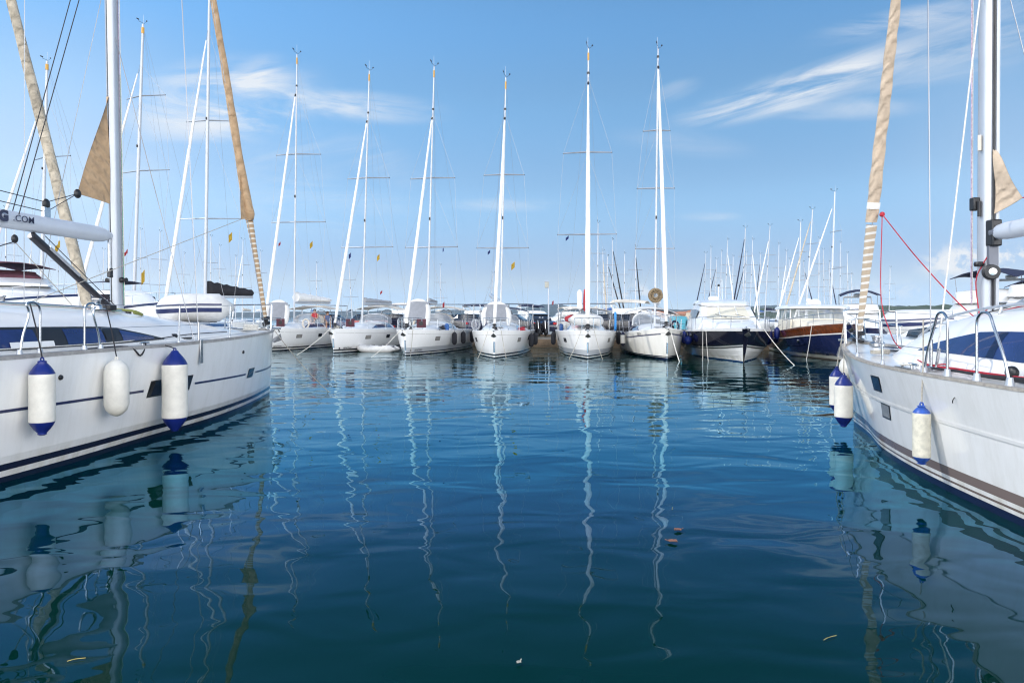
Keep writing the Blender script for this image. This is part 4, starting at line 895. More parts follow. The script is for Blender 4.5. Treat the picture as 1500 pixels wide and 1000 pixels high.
# ------------------------------------------------------------------ the row of yachts moored bow-out to the quay
HM_ROW = hullmat('white_hull_dark_boot_stripe', WHITE, [(-2, .05, (.015, .018, .03)), (.11, .19, (.016, .018, .025))], dirt=.10)
HM_ROWG = hullmat('white_hull_grey_lower_band', WHITE, [(-2, .05, (.015, .018, .03)), (.10, .16, (.016, .018, .025)), (.16, .40, (.50, .52, .55))], dirt=.12)
HM_OLD = hullmat('cream_hull_navy_boot_stripe', (.78, .765, .71), [(-2, .09, (.012, .016, .05)), (.12, .16, (.012, .016, .05))], dirt=.22)
HM_BACK = hullmat('plain_white_hull', WHITE, [(-2, .06, (.012, .02, .06)), (.12, .2, (.02, .03, .1))], dirt=.1)

def bimini(root, h, d0, d1, z, m, w=None, hgt=.28, frame=True, clear=False):
    w = w or h.bs((d0 + d1) / 2) * .8; g = []
    for d in np.linspace(d0, d1, 9):
        k = (d - d0) / (d1 - d0); g.append([Vector((w * math.sin(a) / math.sin(1.15), -d, z + hgt * (math.cos(a) - math.cos(1.15)) / (1 - math.cos(1.15)) * (.7 + .3 * math.sin(math.pi * k)))) for a in np.linspace(-1.15, 1.15, 11)])
    o = MB().slab(g, .02).build('bimini', m, root, angle=60)
    for row in (g[0], g[4], g[-1]):
        b = h.bs(d0) * .9; MB().tube([Vector((-b, -(d0 + d1) / 2, h.zs(d0)))] + [p - Vector((0, 0, .03)) for p in row] + [Vector((b, -(d0 + d1) / 2, h.zs(d0)))], .014, 6).build('bimini_bow', M_STEEL, o)
def sprayhood(root, h, rf, d0, d1, m, hgt=.75, w=.95):
    def ring(d, hh, ww): return [Vector((ww * math.sin(a), -d, rf.top(d0 + .2) - .12 + hh * max(0, math.cos(a)) ** .55)) for a in np.linspace(-math.pi / 2, math.pi / 2, 15)]
    g = [ring(d0, .12, w * .85), ring(d0 + .25 * (d1 - d0), hgt * .62, w * .93), ring(d0 + .5 * (d1 - d0), hgt * .95, w), ring(d1, hgt, w)]
    MB().loft(g[2:]).build('sprayhood', m, root, angle=60); o = MB().loft([[p for p in r_] for r_ in g[:3]]).build('sprayhood_window', M_CLEAR, root, angle=60)
    for r_ in (g[2], g[3]): MB().tube(r_, .014, 6).build('sprayhood_bow', M_STEEL, o)
def stern_arch(root, h, d, z, w=1.5, t=.028, panel=False):
    b = min(w, h.bs(d) * .95); zd = h.zs(d)
    o = MB().tube(curve_pts([Vector((-b, -d, zd)), Vector((-b, -d, zd + .7)), Vector((-b, -d, z - .12)), Vector((-b + .1, -d, z)), Vector((0, -d, z + .03)), Vector((b - .1, -d, z)), Vector((b, -d, z - .12)), Vector((b, -d, zd + .7)), Vector((b, -d, zd))], 3), t, 8).build('stern_arch', M_STEEL, root)
    for x in (-b * .55, b * .55): MB().tube([Vector((x, -d, z)), Vector((x, -d + .3, z - .55))], .016, 6).build('arch_strut', M_STEEL, o)
    if panel: MB().box((0, -d - .25, z + .05), (b * 1.3, .8, .03)).build('solar_panel', M_DARKGLASS, o)

def person(loc, rz, shirt, shorts, hair, label, seat=True, s=1.0):
    """small seated figure: one skinned body, head with nose, hair and clothes as children"""
    e = empty('person', loc, rz); tag(e, label, 'person', 'people in the cockpit')
    V = [(0, 0, .10), (0, -.01, .30), (0, 0, .48), (0, .01, .56), (0, .03, .66), (0, .05, .74),
         (.17, 0, .47), (.23, .10, .26), (.14, .32, .20), (.10, .40, .20), (-.17, 0, .47), (-.24, .08, .25), (-.16, .30, .18), (-.12, .38, .18),
         (.10, .03, .06), (.13, .42, .08), (.13, .44, -.34), (.13, .58, -.38), (-.10, .03, .06), (-.13, .42, .08), (-.13, .44, -.34), (-.13, .58, -.38)]
    E = [(0, 1), (1, 2), (2, 3), (3, 4), (4, 5), (2, 6), (6, 7), (7, 8), (8, 9), (2, 10), (10, 11), (11, 12), (12, 13), (0, 14), (14, 15), (15, 16), (16, 17), (0, 18), (18, 19), (19, 20), (20, 21)]
    RR = [.14, .15, .15, .055, .085, .08, .065, .045, .035, .025, .065, .045, .035, .025, .09, .06, .045, .04, .09, .06, .045, .04]
    me = bpy.data.meshes.new('body'); me.from_pydata([tuple(c * s for c in v) for v in V], E, [])
    o = bpy.data.objects.new('body', me); COL.objects.link(o); o.parent = e
    sk = o.modifiers.new('skin', 'SKIN')
    for i, r in enumerate(RR): me.skin_vertices[0].data[i].radius = (r * s, r * s)
    me.skin_vertices[0].data[0].use_root = True
    o.modifiers.new('sub', 'SUBSURF').levels = 1; o.modifiers[-1].render_levels = 1
    me.materials.append(mat('skin', (.52, .30, .20), .6, var=.05))
    MB().ball((0, .02 * s, .735 * s), .105 * s, 12, 8, (.92, 1.02, .85)).build('hair', hair, e)
    MB().lathe([(.175 * s, .12 * s), (.185 * s, .3 * s), (.205 * s, .42 * s), (.16 * s, .52 * s), (.075 * s, .56 * s)], (0, 0, 0), 14).build('shirt', shirt, e)
    for sx in (1, -1): MB().tube([(.09 * sx * s, .0, .08 * s), (.125 * sx * s, .36 * s, .085 * s)], [.115 * s, .085 * s], 10).build('shorts', shorts, e)
    return e

def row_yacht(name_label, stem_px, stem_Y, mast_px, top_px, top_y, fore_y, spr, hm=None, L=10.4, B=3.5, zs=None, roofm=None, furl_r=1.0, dm=4.2, boom=None, lod=1, extra=None, ports=True,
              furl=M_SAILW, band=M_ORANGE, fz_top=False, group='yachts moored bow-out in a row', cove=False, mr=.072, stan=True, zc=.40):
    stem = Vector(((stem_px - 750) / FPX * stem_Y, stem_Y, 0)); Ym = stem_Y + dm; mx_ = (mast_px - 750) / FPX * Ym
    head = Vector((stem.x - mx_, -dm)); head = head.normalized()
    B_ = Boat('sailing_yacht', stem, head, name_label, 'sailing yacht', group); root = B_.root
    h = Hull(L, B, zs or [(0, 1.30), (.2, 1.22), (.45, 1.17), (.7, 1.16), (1, 1.15)], zc=zc, cf=.45, rake=.10)
    hu = h.build([hm or HM_ROW], root); deck(h, root, M_DECK); toe_rail(h, root, M_GEL, .05, .04)
    rf = Roof(h, [(1.3, .30, .03), (2.0, .62, .14), (3.0, .88, .30), (4.2, 1.05, .42), (5.6, 1.12, .48), (7.0, 1.12, .48)], n=2.8, lean=.22); ro = rf.build(M_GEL, root)
    for s in (1, -1):
        rf.window(s, 3.4, 6.6, lambda d: .22, lambda d: .24 + .42 * min(1, (d - 3.35) / 1.0), M_WINDOW, ro)
        h.strip(s, .08, L - .2, lambda d: h.zs(d) - .20, lambda d: h.zs(d) - .185, .004).build('sheer_line', M_RAIL, hu)
        if cove: h.strip(s, .3, L - .3, lambda d: h.zs(d) - .26, lambda d: h.zs(d) - .21, .005).build('cove_stripe', M_STRIPE, hu)
        if ports:
            for d, w in ((2.3, .46), (4.6, .46)): h.window(s, d, .80, w, .17, hu, M_DARKGLASS if s > 0 or d > 3 else M_GREYGLASS)
    Yt = Ym + .2; topw = at(top_px, top_y, Yt); tl = B_.l(topw)
    Z = lambda y: CAM_H - (y - HOR) / FPX * Ym
    cfg = dict(d=dm, top=topw.z, dx=tl.x, rake=-tl.y - dm, r=mr, lod=lod, spreaders=[(Z(y), hl) for y, hl in spr], fz=min(Z(fore_y), topw.z - .25), wr=.0062, furl=furl, tackz=.32, band=band, ms=.85,
               furlprof=[(0, .05), (.04, .078 * furl_r), (.3, .088 * furl_r), (.6, .072 * furl_r), (1, .042)], boom=boom, lights=[Z(spr[0][0]) + 1.6])
    mo, P, base, top, cp = mast(B_, h, rf, cfg)
    # low mast collar of tack and swivel seen as dark marks near the top
    for k in (.35,): MB().tube([P(cfg['fz'] + k * .5), P(cfg['fz'] + k * .5 + .11)], mr * .90, 8).build('mast_fitting', M_BLACK, mo)
    if stan: stanchions(h, root, [2.2, 4.2, 6.2], .6, d_end=L - 1.3, lr=.0045)
    pulpit(h, root, .62, .95, .016); pushpit(h, root); anchor(root, h); hatch(root, h, 2.2, .5, rf.top(2.2) + .0)
    MB().tube([Vector((0, h.y(0, z_) + .012, z_)) for z_ in (.28, .5, .78)], .045, 6, sx=1).build('stem_plate', M_STEEL, root)
    wl_ = MB().lathe([(.11, 0), (.11, .06), (.06, .1), (.07, .16)], (0, -.95, h.zs(1) + .03), 12).build('windlass', M_BLACK, root)
    rg = random.Random(int(stem_px))
    for k_ in range(5):
        d_ = rg.uniform(3.0, 8.6); x_ = rg.choice((-1, 1)) * (h.bs(d_) - rg.uniform(.15, .35)); z_ = h.zs(d_)
        kind = k_ % 5
        if kind == 0: MB().lathe([(.11, 0), (.13, .1), (.13, .32), (.08, .38), (.03, .40)], (x_, -d_, z_), 10).build('fuel_can', rg.choice((M_BLUEC, M_BLACKC, M_NAVYC)), root)
        elif kind == 1: MB().tube([(x_ + .2 * math.cos(a), -d_, z_ + .35 + .26 * math.sin(a)) for a in np.linspace(-1.2, 4.3, 14)], .055, 8).build('lifebuoy', rg.choice((M_CREAM, M_GREYC, M_NAVYC)), root)
        elif kind == 2: MB().tube(curve_pts([(x_ + .18 * math.cos(a), -d_ + .18 * math.sin(a), z_ + .05 + .012 * a) for a in np.linspace(0, 15, 24)], 2), .022, 5).build('coiled_rope', rg.choice((M_ROPEK, M_ROPER, M_ROPEG)), root)
        elif kind == 3: MB().lathe([(.05, 0), (.05, .14), (.10, .2), (.09, .26), (.02, .27)], (x_ * .55, -d_, z_ + .3), 10).build('cowl_vent', M_STEEL, root)
        else: MB().box((x_ * .5, -8.3, z_ + .45), (.5, .3, .5)).build('cockpit_locker', M_NAVYC, root, bevel=.05)
    MB().tube([(-.35, -8.6, h.zs(8) + .55), (-.35, -8.6, h.zs(8) + 1.15), (.35, -8.6, h.zs(8) + 1.15), (.35, -8.6, h.zs(8) + .55)], .03, 7).build('steering_pedestal', M_STEEL, root); MB().tube([(.42 * math.cos(a), -8.75, h.zs(8) + .85 + .42 * math.sin(a)) for a in np.linspace(0, 2 * math.pi, 22)], .018, 6).build('steering_wheel', M_BLACK, root)
    return B_, h, rf, P, ro

def brand(h, hu_parent, sides=(-1,), d=.85, z=.25, body='BENETEAU', size=.13):
    for s in sides:
        h.lettering(s, d, z, body, size, M_FRAME, hu_parent); p = h.pt(s, .33, z, .012)
        MB().box(p, (.02, .16, .09), 0).build('brand_badge', M_BLACK, hu_parent)

BOATS = {}
BOOMG = dict(z=2.75, len=3.9, r=.07)
# 1: hull partly behind the near yacht's bow
b1 = row_yacht('white yacht with loosely bundled white mainsail and two people in its cockpit', 386, 38.6, 431, 435, 80, 130, [(325, 1.75), (225, 1.45)], L=10.2, B=3.6, boom=dict(z=2.85, len=3.7, r=.07, cover=M_SAILW, ch=.62, cw=.24, dx=-.9))
b2 = row_yacht('white yacht with grey boom bag, small white tender floating at its side', 489, 36.8, 531, 541, 104, 170, [(362, 1.62), (260, 1.32)], boom=dict(z=2.75, len=3.7, r=.085, cover=M_GREYC, ch=.3, cw=.15, dx=-.5))
b3 = row_yacht('white yacht with upright dinghy, beige bimini and three black fenders', 594, 34.3, 626, 636, 98, 165, [(362, 1.52), (260, 1.28)], hm=HM_ROWG, boom=dict(z=2.75, len=3.9, r=.085, cover=M_GREYC, ch=.22, cw=.13, dx=.5))
b4 = row_yacht('white yacht seen bow-on with navy bimini, dinghy stood against its mast', 724, 32.2, 733, 741, 114, 165, [(363, 1.38), (255, 1.08)], boom=dict(z=2.7, len=3.9, r=.10, dx=.9, rise=.55))
b5 = row_yacht('white yacht with flat white dinghy on its foredeck and red bag at the mast', 861, 31.7, 859, 862, 72, 112, [(343, 1.55), (222, 1.28)], hm=HM_ROWG, furl_r=1.35, boom=dict(z=2.5, len=3.6, r=.08), mr=.082)
b6 = row_yacht('older cream yacht with navy cove stripe and round rope coil on its mast', 977, 31.0, 959, 964, 72, 88, [(364, .98), (275, .95), (190, .68)], hm=HM_OLD, L=9.6, B=3.1, furl_r=1.15, ports=False, cove=True, band=None, zs=[(0, 1.42), (.2, 1.27), (.45, 1.13), (.7, 1.08), (1, 1.1)], boom=dict(z=2.55, len=3.4, r=.07, cover=M_SAILW, ch=.6, cw=.2, dx=-.6), zc=.12)
for k, b in enumerate((b1, b2, b3, b4, b5, b6), 1): BOATS[k] = b

def flags(b, items):
    B_, h, rf, P, ro = b
    for px, py, w, hh, m in items:
        Y = B_.root.location.y + 4.4; flag(B_.root, B_.l(at(px, py, Y)), w * .6, hh * .62, m)
flags(b1, [(458, 353, .35, .55, M_YELLOW), (411, 354, .25, .3, M_FLAGR)]); flags(b2, [(556, 372, .3, .5, M_YELLOW), (514, 370, .25, .45, M_FLAGB), (560, 425, .25, .25, M_FLAGR)])
flags(b3, [(651, 442, .2, .45, M_FLAGR), (650, 363, .12, .3, M_FLAGB)]); flags(b4, [(754, 383, .35, .5, M_YELLOW), (718, 366, .25, .25, M_FLAGB)]); flags(b5, [(833, 345, .3, .25, M_FLAGB), (811, 440, .15, .3, M_FLAGR)])
for b, m, z in ((b1, M_CREAM, 2.45), (b2, M_CREAM, 2.42), (b3, M_CREAM, 2.35), (b4, M_NAVYC, 2.25), (b5, M_CREAM, 2.25)):
    B_, h, rf, P, ro = b
    bimini(B_.root, h, 6.6, 8.9, z, m); stern_arch(B_.root, h, h.L - .8, 2.72, 1.62); sprayhood(B_.root, h, rf, 5.6, 7.0, {2: M_GREYC, 4: M_NAVYC, 5: M_GREYC}.get([b1, b2, b3, b4, b5].index(b) + 1, M_CREAM), .62, .9)
for b, sd in ((b1, (-1,)), (b2, (-1,)), (b3, (-1,))): brand(b[1], b[0].root, sd); pb = b[1].sheer(-1, .95, -.10) + Vector((0, .02, .36)); bd = MB().box(pb, (.50, .025, .44)).build('pulpit_board', M_MAROON, b[0].root, bevel=.01); MB().lathe([(.11, 0), (.11, .012), (.05, .014)], pb + Vector((0, .014, 0)), 16, axis=(0, 1, 0)).build('board_emblem', M_BLACK, bd)
# yacht 6 extras
B_, h, rf, P, ro = b6
bimini(B_.root, h, 6.0, 8.4, 2.12, M_SAILW, 1.45, .42); sprayhood(B_.root, h, rf, 4.6, 5.9, M_SAILW, .78, 1.0); MB().box((0, -7.6, h.zs(7) + .3), (2.0, 1.2, .6)).build('cockpit_cover', M_NAVYC, B_.root, bevel=.08)
h.lettering(1, 2.1, 1.12, 'DELI V', .17, M_FRAME, B_.root); h.lettering(-1, 1.6, 1.16, 'DELI V', .14, M_FRAME, B_.root)
cw = P(3.05) + Vector((0, .16, 0)); rope_ = mat('straw_rope', (.21, .155, .09), .9, var=.3, vs=20); mbw = MB()
e6 = empty('rope_coil', B_.w(cw), B_.rz); tag(e6, 'round straw-coloured rope coil hung on the mast of the cream yacht', 'rope coil')
for k, (r_, y_) in enumerate(((.33, 0), (.28, .05), (.22, 0), (.31, .08), (.15, .05))):
    mbw.tube([(r_ * math.cos(a), y_, r_ * math.sin(a)) for a in np.linspace(0, 2 * math.pi, 29)], .05, 7)
mbw.build('coil', rope_, e6)
for k in range(6): a = k * 1.05 + .3; MB().tube([(.18 * math.cos(a), .1, .18 * math.sin(a)), (.38 * math.cos(a), .1, .38 * math.sin(a))], .04, 6).build('lashing', rope_, e6)
# upright and flat dinghies on the foredecks
def stood(b, label, W=1.42, L=2.1, d=2.75, x=0, lean=R(-62)):
    B_, h, rf, P, ro = b
    w = B_.w(Vector((x, -d + .45, rf.top(d) + .02))); e = dinghy(w, B_.rz, L, W, label, flip=False, stripe=None, tube_r=.145, floor=M_HYPG, group='dinghies stood upright against masts')
    # bow up, floor facing ahead: rotate about the boat's x axis
    e.rotation_euler = (Matrix.Rotation(B_.rz, 3, 'Z') @ Matrix.Rotation(R(90) - lean * 0 + R(14), 3, 'X')).to_euler(); up = Vector((0, 0, L / 2)); e.location = w + Vector((0, 0, L / 2 * .97))
    return e
stood(b1, 'white dinghy with grey floor stood upright on the yacht with the bundled mainsail', 1.5, 1.55, 2.9, .35); stood(b3, 'white dinghy with grey floor stood upright on the yacht with the beige bimini', 1.45, 1.5, 2.9, .1); stood(b4, 'white dinghy with grey floor stood upright behind the bow-on furled sail', 1.55, 1.3, 2.9, .1)
B_, h, rf, P, ro = b5
w = B_.w(Vector((.05, -2.3, rf.top(2.3) + .10))); dinghy(w, B_.rz + R(90), 1.75, 1.6, 'white deflated dinghy lying flat across a foredeck, lashed before the mast', stripe=None, tube_r=.27)
e_ = empty('rolled_sail', B_.w(P(2.25) + Vector((.16, .12, 0))), B_.rz); tag(e_, 'red rolled sail bag tied upright to a white mast', 'sail bag')
MB().lathe([(.02, 0), (.07, .08), (.08, .5), (.06, .9), (.04, 1.1), (.01, 1.15)], (-.06, 0, 0), 12).build('bag', M_REDC, e_); MB().lathe([(.02, 0), (.15, .1), (.12, .5), (.15, .85), (.10, 1.0), (.02, 1.08)], (.20, .02, .05), 12).build('sail_bundle', M_SAILW, e_)
e_ = empty('sail_cover', B_.w(Vector((.75, -4.6, rf.top(4.6)))), B_.rz); tag(e_, 'red canvas bag lying on a coachroof beside the white dinghy', 'canvas bag')
MB().ball((0, 0, .2), .3, 12, 8, (1.4, .8, .7)).build('bag', M_REDC, e_); MB().tube([(-.3, 0, .3), (0, .05, .44), (.3, 0, .3)], .02, 6).build('strap', M_BLACK, e_)
e_ = empty('paddle_board', B_.w(Vector((-1.5, -4.2, h.zs(4.2)))), B_.rz); tag(e_, 'bright blue board stood on edge on a side deck', 'paddle board')
MB().slab([[Vector((.1 * math.sin(k), w_ * (.2 - .0), k)) for w_ in (-1, 0, 1)] for k in np.linspace(0, 1.0, 6)], .02)
MB().loft([[Vector((o_, .30 * math.sqrt(max(.02, 1 - abs(2 * k - 1) ** 4)) * u, .04 + 1.0 * k)) for u, o_ in ((-1, 0), (-.9, .05), (.9, .05), (1, 0), (.9, -.05), (-.9, -.05))] for k in np.linspace(0, 1, 12)], closed=True, cap=True).build('board', mat('bright_blue_board', (.03, .25, .62), .5), e_)
MB().box((.056, 0, .55), (.006, .4, .3)).build('deck_pad', M_GREYC, e_)
# dinghy floating by yacht 2
w = at(553, 514, 38.2); dinghy((w.x, w.y, -.05), R(82), 2.3, 1.25, 'small white tender floating beside a yacht hull', flip=False, stripe=None, tube_r=.2, floor=M_HYPG)
# crew
B_, h, rf, P, ro = b1
person(B_.w(Vector((-.55, -6.2, rf.top(6) - .02))), B_.rz, M_REDC, M_NAVYC, mat('dark_hair', (.03, .02, .015), .7), 'dark-haired person in red top sitting on the cabin roof')
person(B_.w(Vector((-1.0, -7.3, h.zs(7.3) + .35))), B_.rz + .5, mat('blue_shirt', (.12, .16, .3), .8), M_GREYC, mat('brown_hair', (.09, .05, .03), .7), 'person in blue shirt sitting in the cockpit under the bimini')

# fenders of the row, mostly black socks
G_ = 'black sausage fenders along the row of yachts'
def blackf(b, side, d, zc=.78, L=.72, r=.14, lab='black fender'):
    hang(b[0], b[1], side, d, zc, L, r, 'oval', lab, top_z=.5, rope=M_ROPEK, body=M_RUBBER, group=G_)
for d, lab in ((6.6, 'forward one of two black fenders near the stern of the grey-bagged yacht'), (7.8, 'after one of two black fenders near the stern of the grey-bagged yacht')): blackf(b2, -1, d, .85, lab=lab)
for d, lab in ((4.0, 'black fender just ahead of the second hull port, beige-bimini yacht'), (5.7, 'black fender just behind the second hull port, beige-bimini yacht'), (7.8, 'black fender at the stern of the beige-bimini yacht')): blackf(b3, -1, d, .75, lab=lab)
blackf(b4, -1, 4.3, .70, lab='black fender on the flank of the bow-on yacht with navy bimini'); blackf(b4, -1, 6.6, .72, lab='black fender at the stern of the navy-bimini yacht, beside the quay wall')
blackf(b5, 1, 6.4, .75, lab='black fender beside the quay wall on the yacht with the flat dinghy'); blackf(b5, -1, 6.0, .80, lab='black fender between the flat-dinghy yacht and the cream yacht')
hang(b6[0], b6[1], 1, 4.9, .78, .75, .13, 'capped', 'white fender with dark top on the cream yacht beside a black one', top_z=.1, capmat=M_NAVYC)
hang(b6[0], b6[1], -1, 4.4, .72, .62, .14, 'oval', 'grimy white fender between the cream yacht and the navy motor yacht', top_z=.1)

# ------------------------------------------------------------------ motor yachts
MBS = [(0, .06), (.05, .34), (.1, .54), (.2, .80), (.32, .94), (.45, .99), (.6, 1), (.8, .98), (1, .93)]
MBW = [(0, .01), (.05, .07), (.1, .16), (.2, .38), (.32, .60), (.45, .74), (.6, .82), (.8, .85), (1, .82)]
def house(root, name, m, st, n=2, bulge=.0):
    """deckhouse lofted from stations (d, z bottom, z top, half width bottom, half width top, corner radius)"""
    rings = []
    for d, zb, zt, wb, wt, r in st:
        half = [Vector((wb, -d, zb)), Vector((wb + (wt - wb) * .5 + bulge, -d, zb + (zt - zb) * .5)), Vector((wt, -d, zt - r)), Vector((wt - r * .3, -d, zt - r * .3)), Vector((wt - r, -d, zt)), Vector((wt * .4, -d, zt + .04))]
        rings.append([Vector((-p.x, p.y, p.z)) for p in half] + half[::-1])
    return MB().loft(rings, cap=True).build(name, m, root, angle=38)
def side_strip(root, name, m, st, side, off=.012):
    """glass band along a deckhouse side: stations (d, x, z low, z high, x high)"""
    return MB().loft([[Vector((side * (x0 + off), -d, z0)), Vector((side * ((x0 + x1) / 2 + off), -d, (z0 + z1) / 2)), Vector((side * (x1 + off), -d, z1))] for d, x0, z0, z1, x1 in st]).build(name, m, root)
def front_glass(root, name, m, w0, d0, z0, w1, d1, z1, sweep=.5, n=10, off=.012):
    rows = []
    for i in range(n + 1):
        u = -1 + 2 * i / n
        a, b = Vector((u * w0, -d0 - sweep * u * u + off, z0)), Vector((u * w1, -d1 - sweep * .8 * u * u + off, z1)); rows.append([a.lerp(b, k / 4) for k in range(5)])
    return MB().loft(rows).build(name, m, root)
def bow_rail(h, root, d_end, hgt=.55, inset=.09, n=6):
    pts = []
    for side in (1, -1):
        row = [h.sheer(side, d, -inset) + Vector((0, .0, hgt * (1 if d > .3 else .9))) for d in np.linspace(d_end, .15, 10)]
        pts += row if side > 0 else row[::-1]
    o = MB().tube(curve_pts(pts, 2), .016, 7).build('bow_rail', M_STEEL, root)
    for side in (1, -1):
        for d in np.linspace(d_end, .5, n):
            p = h.sheer(side, d, -inset); MB().tube([p, p + Vector((0, .10, hgt))], .012, 6).build('rail_post', M_STEEL, o)

def express_cruiser():
    Y = 29.2; stem = ((1089 - 750) / FPX * Y, Y)
    B = Boat('motor_yacht', stem, (-1.0, -6.0), 'hardtop motor cruiser with near-black upper hull and white lower hull, cream windscreen', 'motor yacht', 'motor yachts moored bow-out'); root = B.root
    h = Hull(11, 3.85, [(0, 1.45), (.15, 1.40), (.4, 1.33), (1, 1.2)], zc=lambda d: .52 + .26 * math.exp(-d / 1.9), cf=.70, rake=.75, BS=MBS, BW=MBW, p=.85)
    hu = h.build([M_NAVYHULL, hullmat('white_bottom_blue_antifoul', WHITE, [(-2, .05, (.02, .06, .16))], dirt=.08)], root)
    for s in (1, -1):
        h.strip(s, .0, 10.8, lambda d: h.zc(d) - .015, lambda d: h.zc(d) + .03, .03).build('rubbing_strake', M_STEEL, hu); h.strip(s, .0, 10.8, lambda d: h.zc(d) - .11, lambda d: h.zc(d) - .06, .012).build('boot_stripe', M_BLACK, hu)
        h.strip(s, .02, 10.8, lambda d: h.zs(d) - .10, lambda d: h.zs(d) + .01, .03).build('gunwale', M_GEL, hu)
        for k, (a, b) in enumerate(((.15, 4.5), (.3, 6.5))): h.strip(s, a, b, lambda d: (h.zc(d) - .02) * (.66 - .3 * k), lambda d: (h.zc(d) - .02) * (.70 - .3 * k), .03).build('spray_rail', M_GEL, hu)
        MB().lathe([(.10, 0), (.10, .02), (.07, .03)], h.pt(s, 4.2, 1.05, .01), 16, axis=(s, .15, .1)).build('porthole', M_STEEL, hu)
        MB().sweep([h.pt(s, d, 1.0, .02) for d in (5.2, 5.7, 6.2)], .03, .12).build('hull_port', M_GREYGLASS, hu)
    deck(h, root, M_GEL, .10)
    house(root, 'foredeck_trunk', M_GEL, [(1.0, 1.32, 1.43, .25, .2, .03), (1.8, 1.30, 1.60, .8, .6, .1), (3.0, 1.28, 1.74, 1.25, 1.0, .15), (4.4, 1.26, 1.86, 1.5, 1.3, .18)])
    hs = house(root, 'deckhouse', M_GEL, [(3.9, 1.3, 1.80, 1.5, 1.30, .08), (4.6, 1.3, 2.12, 1.58, 1.28, .12), (5.3, 1.3, 2.45, 1.62, 1.25, .16), (6.2, 1.3, 2.64, 1.64, 1.30, .22), (7.6, 1.3, 2.72, 1.64, 1.32, .25), (9.0, 1.3, 2.66, 1.6, 1.28, .25), (9.5, 1.3, 2.3, 1.58, 1.3, .2)])
    cream = mat('cream_screen_cover', (.66, .62, .50), .45, var=.06)
    front_glass(hs, 'windscreen', cream, 1.22, 3.80, 1.87, 1.10, 5.05, 2.42, .35, off=.03)
    for x in (-.42, .42): MB().tube([Vector((x, -3.86, 1.9)), Vector((x * .95, -5.08, 2.47))], .02, 6).build('screen_pillar', M_GEL, hs)
    for x in (-.8, .15): MB().tube([Vector((x, -3.78, 1.93)), Vector((x + .5, -4.15, 2.08))], .012, 5).build('wiper', M_BLACK, hs)
    for s in (1, -1): side_strip(hs, 'side_window', M_DARKGLASS, [(5.2, 1.46, 1.9, 2.28, 1.32), (6.2, 1.5, 1.9, 2.34, 1.38), (7.4, 1.52, 1.9, 2.36, 1.40), (8.4, 1.5, 1.95, 2.3, 1.40)], s)
    house(root, 'hardtop', M_GEL, [(5.2, 2.50, 2.56, .95, .9, .02), (5.8, 2.58, 2.72, 1.25, 1.2, .05), (7.6, 2.66, 2.84, 1.32, 1.25, .06), (9.2, 2.62, 2.74, 1.25, 1.2, .04)])
    MB().lathe([(.25, 0), (.28, .03), (.28, .14), (.22, .19), (.05, .21)], (.3, -7.6, 2.86), 20).build('radar_dome', M_GEL, root)
    MB().tube([Vector((-.2, -8.0, 2.8)), Vector((-.2, -8.1, 4.0))], .014, 6).build('antenna', M_GEL, root); st_ = MB().tube([Vector((.0, -7.9, 2.84)), Vector((.0, -7.9, 3.6))], .03, 8).build('light_mast', M_GEL, root); MB().ball((0, -7.9, 3.65), .07, 8, 6).build('anchor_light', M_BLACK, st_)
    bow_rail(h, root, 5.0); hatch(root, h, 2.6, .5, 1.70); anchor(root, h)
    g = 'blue fenders on the motor yachts'
    hang(B, h, 1, 5.2, .90, .62, .14, 'oval', 'long blue fender on the near-black cruiser, next to the cream yacht', body=M_VINYLB, group=g); hang(B, h, 1, 3.9, .80, .42, .21, 'oval', 'round blue ball fender on the near-black cruiser', body=M_VINYLB, group=g)
    return B, h
MC = express_cruiser()

